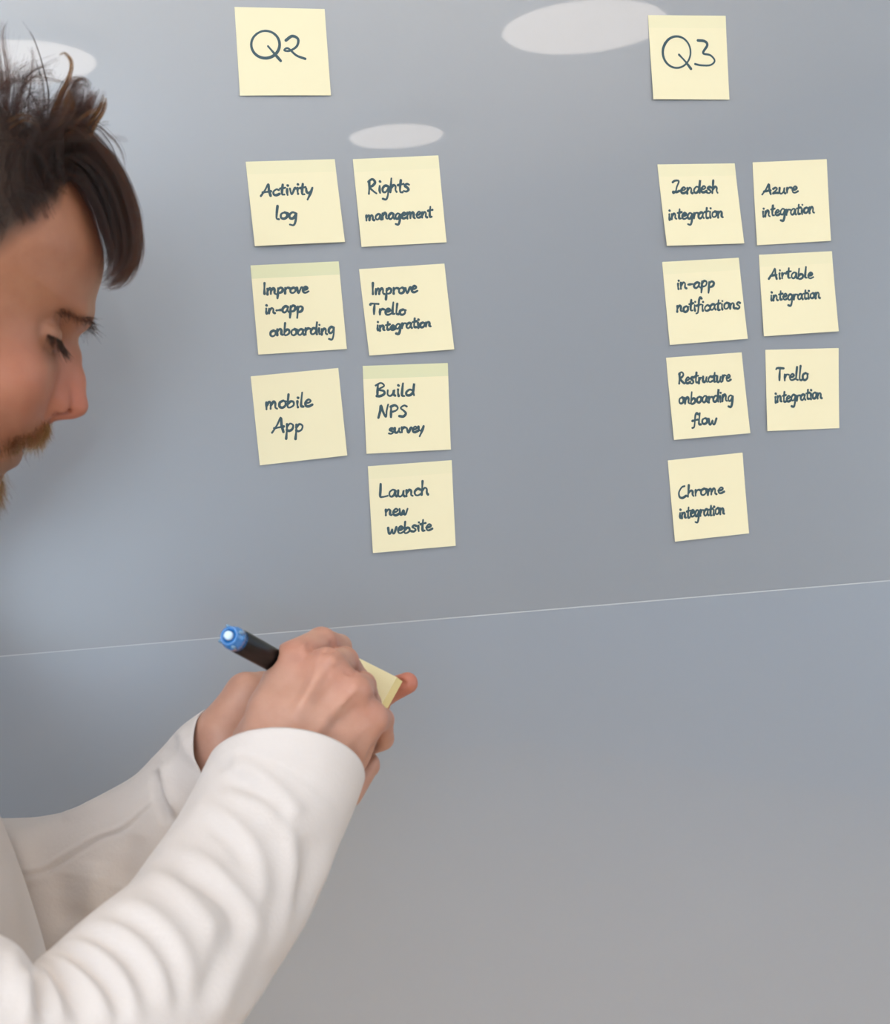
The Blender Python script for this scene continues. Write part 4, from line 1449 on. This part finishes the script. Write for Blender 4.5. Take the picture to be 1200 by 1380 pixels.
# ================================================================== marker and pad of notes
M_black = new_mat('black_barrel', (.004, .004, .0045), 0.3, .35)
noise_bump(M_black, 300, .0002, .1)
M_blue = new_mat('blue_plastic', (.015, .15, .42), 0.12, 0.6)
M_blue.node_tree.nodes['Principled BSDF'].inputs['Coat Weight'].default_value = 0.6
M_clear = new_mat('pale_blue_clear_plastic', (.35, .62, .85), 0.08, 0.6)
M_clear.node_tree.nodes['Principled BSDF'].inputs['Transmission Weight'].default_value = 0.6
M_dome = new_mat('pale_glossy_plastic', (.62, .78, .92), 0.1, .8)  # glossy dome; its white ceiling glint is partly put into the pale colour
M_nib = new_mat('felt_nib', (.02, .05, .12), 0.8)
mk = empty('marker', E0 + MD * .06, 'black marker pen with a blue end plug held in the right hand of the man', 'marker')
v, f = lathe([(7.05 * mm, .0095), (7.3 * mm, .010), (7.3 * mm, .118), (6.6 * mm, .126), (5.0 * mm, .130)], E0, MD, 48)
mesh_obj('barrel', v, f, M_black, mk, True)
v, f = lathe([(3.0 * mm, .0010), (3.1 * mm, .0004), (4.0 * mm, .0006), (4.3 * mm, -.0006), (5.5 * mm, -.0007), (6.1 * mm, .0004), (6.2 * mm, .0030), (6.9 * mm, .0036), (7.2 * mm, .0050), (7.2 * mm, .0098)], E0, MD, 48)
pl = mesh_obj('end_plug', v, f, M_blue, mk, True)
v, f = lathe([(.05 * mm, -.0036), (1.6 * mm, -.0032), (2.6 * mm, -.0020), (3.0 * mm, .0009)], E0, MD, 40)
mesh_obj('end_dome', v, f, M_dome, pl, True)
e1 = np.cross(MD, AX_U)
e1 /= np.linalg.norm(e1)
e2 = np.cross(MD, e1)
for k in range(4):
    a = math.pi / 4 + k * math.pi / 2 + .35
    c = E0 + (e1 * math.cos(a) + e2 * math.sin(a)) * 6.7 * mm + MD * .0016
    v, f = lathe([(.1 * mm, -.0014), (.9 * mm, -.0010), (1.2 * mm, 0), (1.2 * mm, .003)], c, MD, 16)
    mesh_obj('lug', v, f, M_clear, pl, True)
v, f = lathe([(5.0 * mm, .130), (3.6 * mm, .133), (3.2 * mm, .138), (2.4 * mm, .139)], E0, MD, 32)
mesh_obj('nib_holder', v, f, M_black, mk, True)
v, f = lathe([(2.2 * mm, .1385), (2.1 * mm, .143), (.9 * mm, .147)], E0, MD, 24)
mesh_obj('nib', v, f, M_nib, mk, True)

M_pad = new_mat('pad_paper', (.86, .79, .50), .75, .2)
M_edge = new_mat('pad_edge_paper', (.80, .70, .36), .8, .2)
nt = M_edge.node_tree
tcn = nt.nodes.new('ShaderNodeTexCoord')
wv = nt.nodes.new('ShaderNodeTexWave')
wv.inputs['Scale'].default_value = 400
bp = nt.nodes.new('ShaderNodeBump')
bp.inputs['Strength'].default_value = .2
nt.links.new(tcn.outputs['Object'], wv.inputs['Vector'])
nt.links.new(wv.outputs['Fac'], bp.inputs['Height'])
nt.links.new(bp.outputs[0], nt.nodes['Principled BSDF'].inputs['Normal'])
NU, NV, TH, SZ = 16, 16, .0082, .076
V = []
for lay in (0, 1):
    for j in range(NV + 1):
        for i in range(NU + 1):
            u, t = i / NU, j / NV
            bow = .0045 * math.sin(math.pi * min(1, t * 1.15)) * (1 - u) ** 1.5      # the right edge bows as the thumb bends the pad
            V.append(PC + p1 * (SZ * u + (.0035 * math.sin(math.pi * t * .9) * (1 - u) ** 2)) + p2 * SZ * t - pn * (bow + TH * lay))
g = lambda i, j, l: l * (NU + 1) * (NV + 1) + j * (NU + 1) + i
F, MI = [], []
for j in range(NV):
    for i in range(NU):
        F += [(g(i, j, 0), g(i + 1, j, 0), g(i + 1, j + 1, 0), g(i, j + 1, 0)), (g(i, j, 1), g(i, j + 1, 1), g(i + 1, j + 1, 1), g(i + 1, j, 1))]
        MI += [0, 0]
for j in range(NV):
    F += [(g(0, j, 0), g(0, j + 1, 0), g(0, j + 1, 1), g(0, j, 1)), (g(NU, j, 0), g(NU, j, 1), g(NU, j + 1, 1), g(NU, j + 1, 0))]
    MI += [1, 1]
for i in range(NU):
    F += [(g(i, 0, 0), g(i, 0, 1), g(i + 1, 0, 1), g(i + 1, 0, 0)), (g(i, NV, 0), g(i + 1, NV, 0), g(i + 1, NV, 1), g(i, NV, 1))]
    MI += [1, 1]
pad = mesh_obj('sticky_note_pad', V, F, [M_pad, M_edge], loc=PC + p1 * .038 + p2 * .038)
pad.data.polygons.foreach_set('material_index', MI)
tag(pad, 'thick pale yellow pad of sticky notes held in the hands of the man', 'note pad')
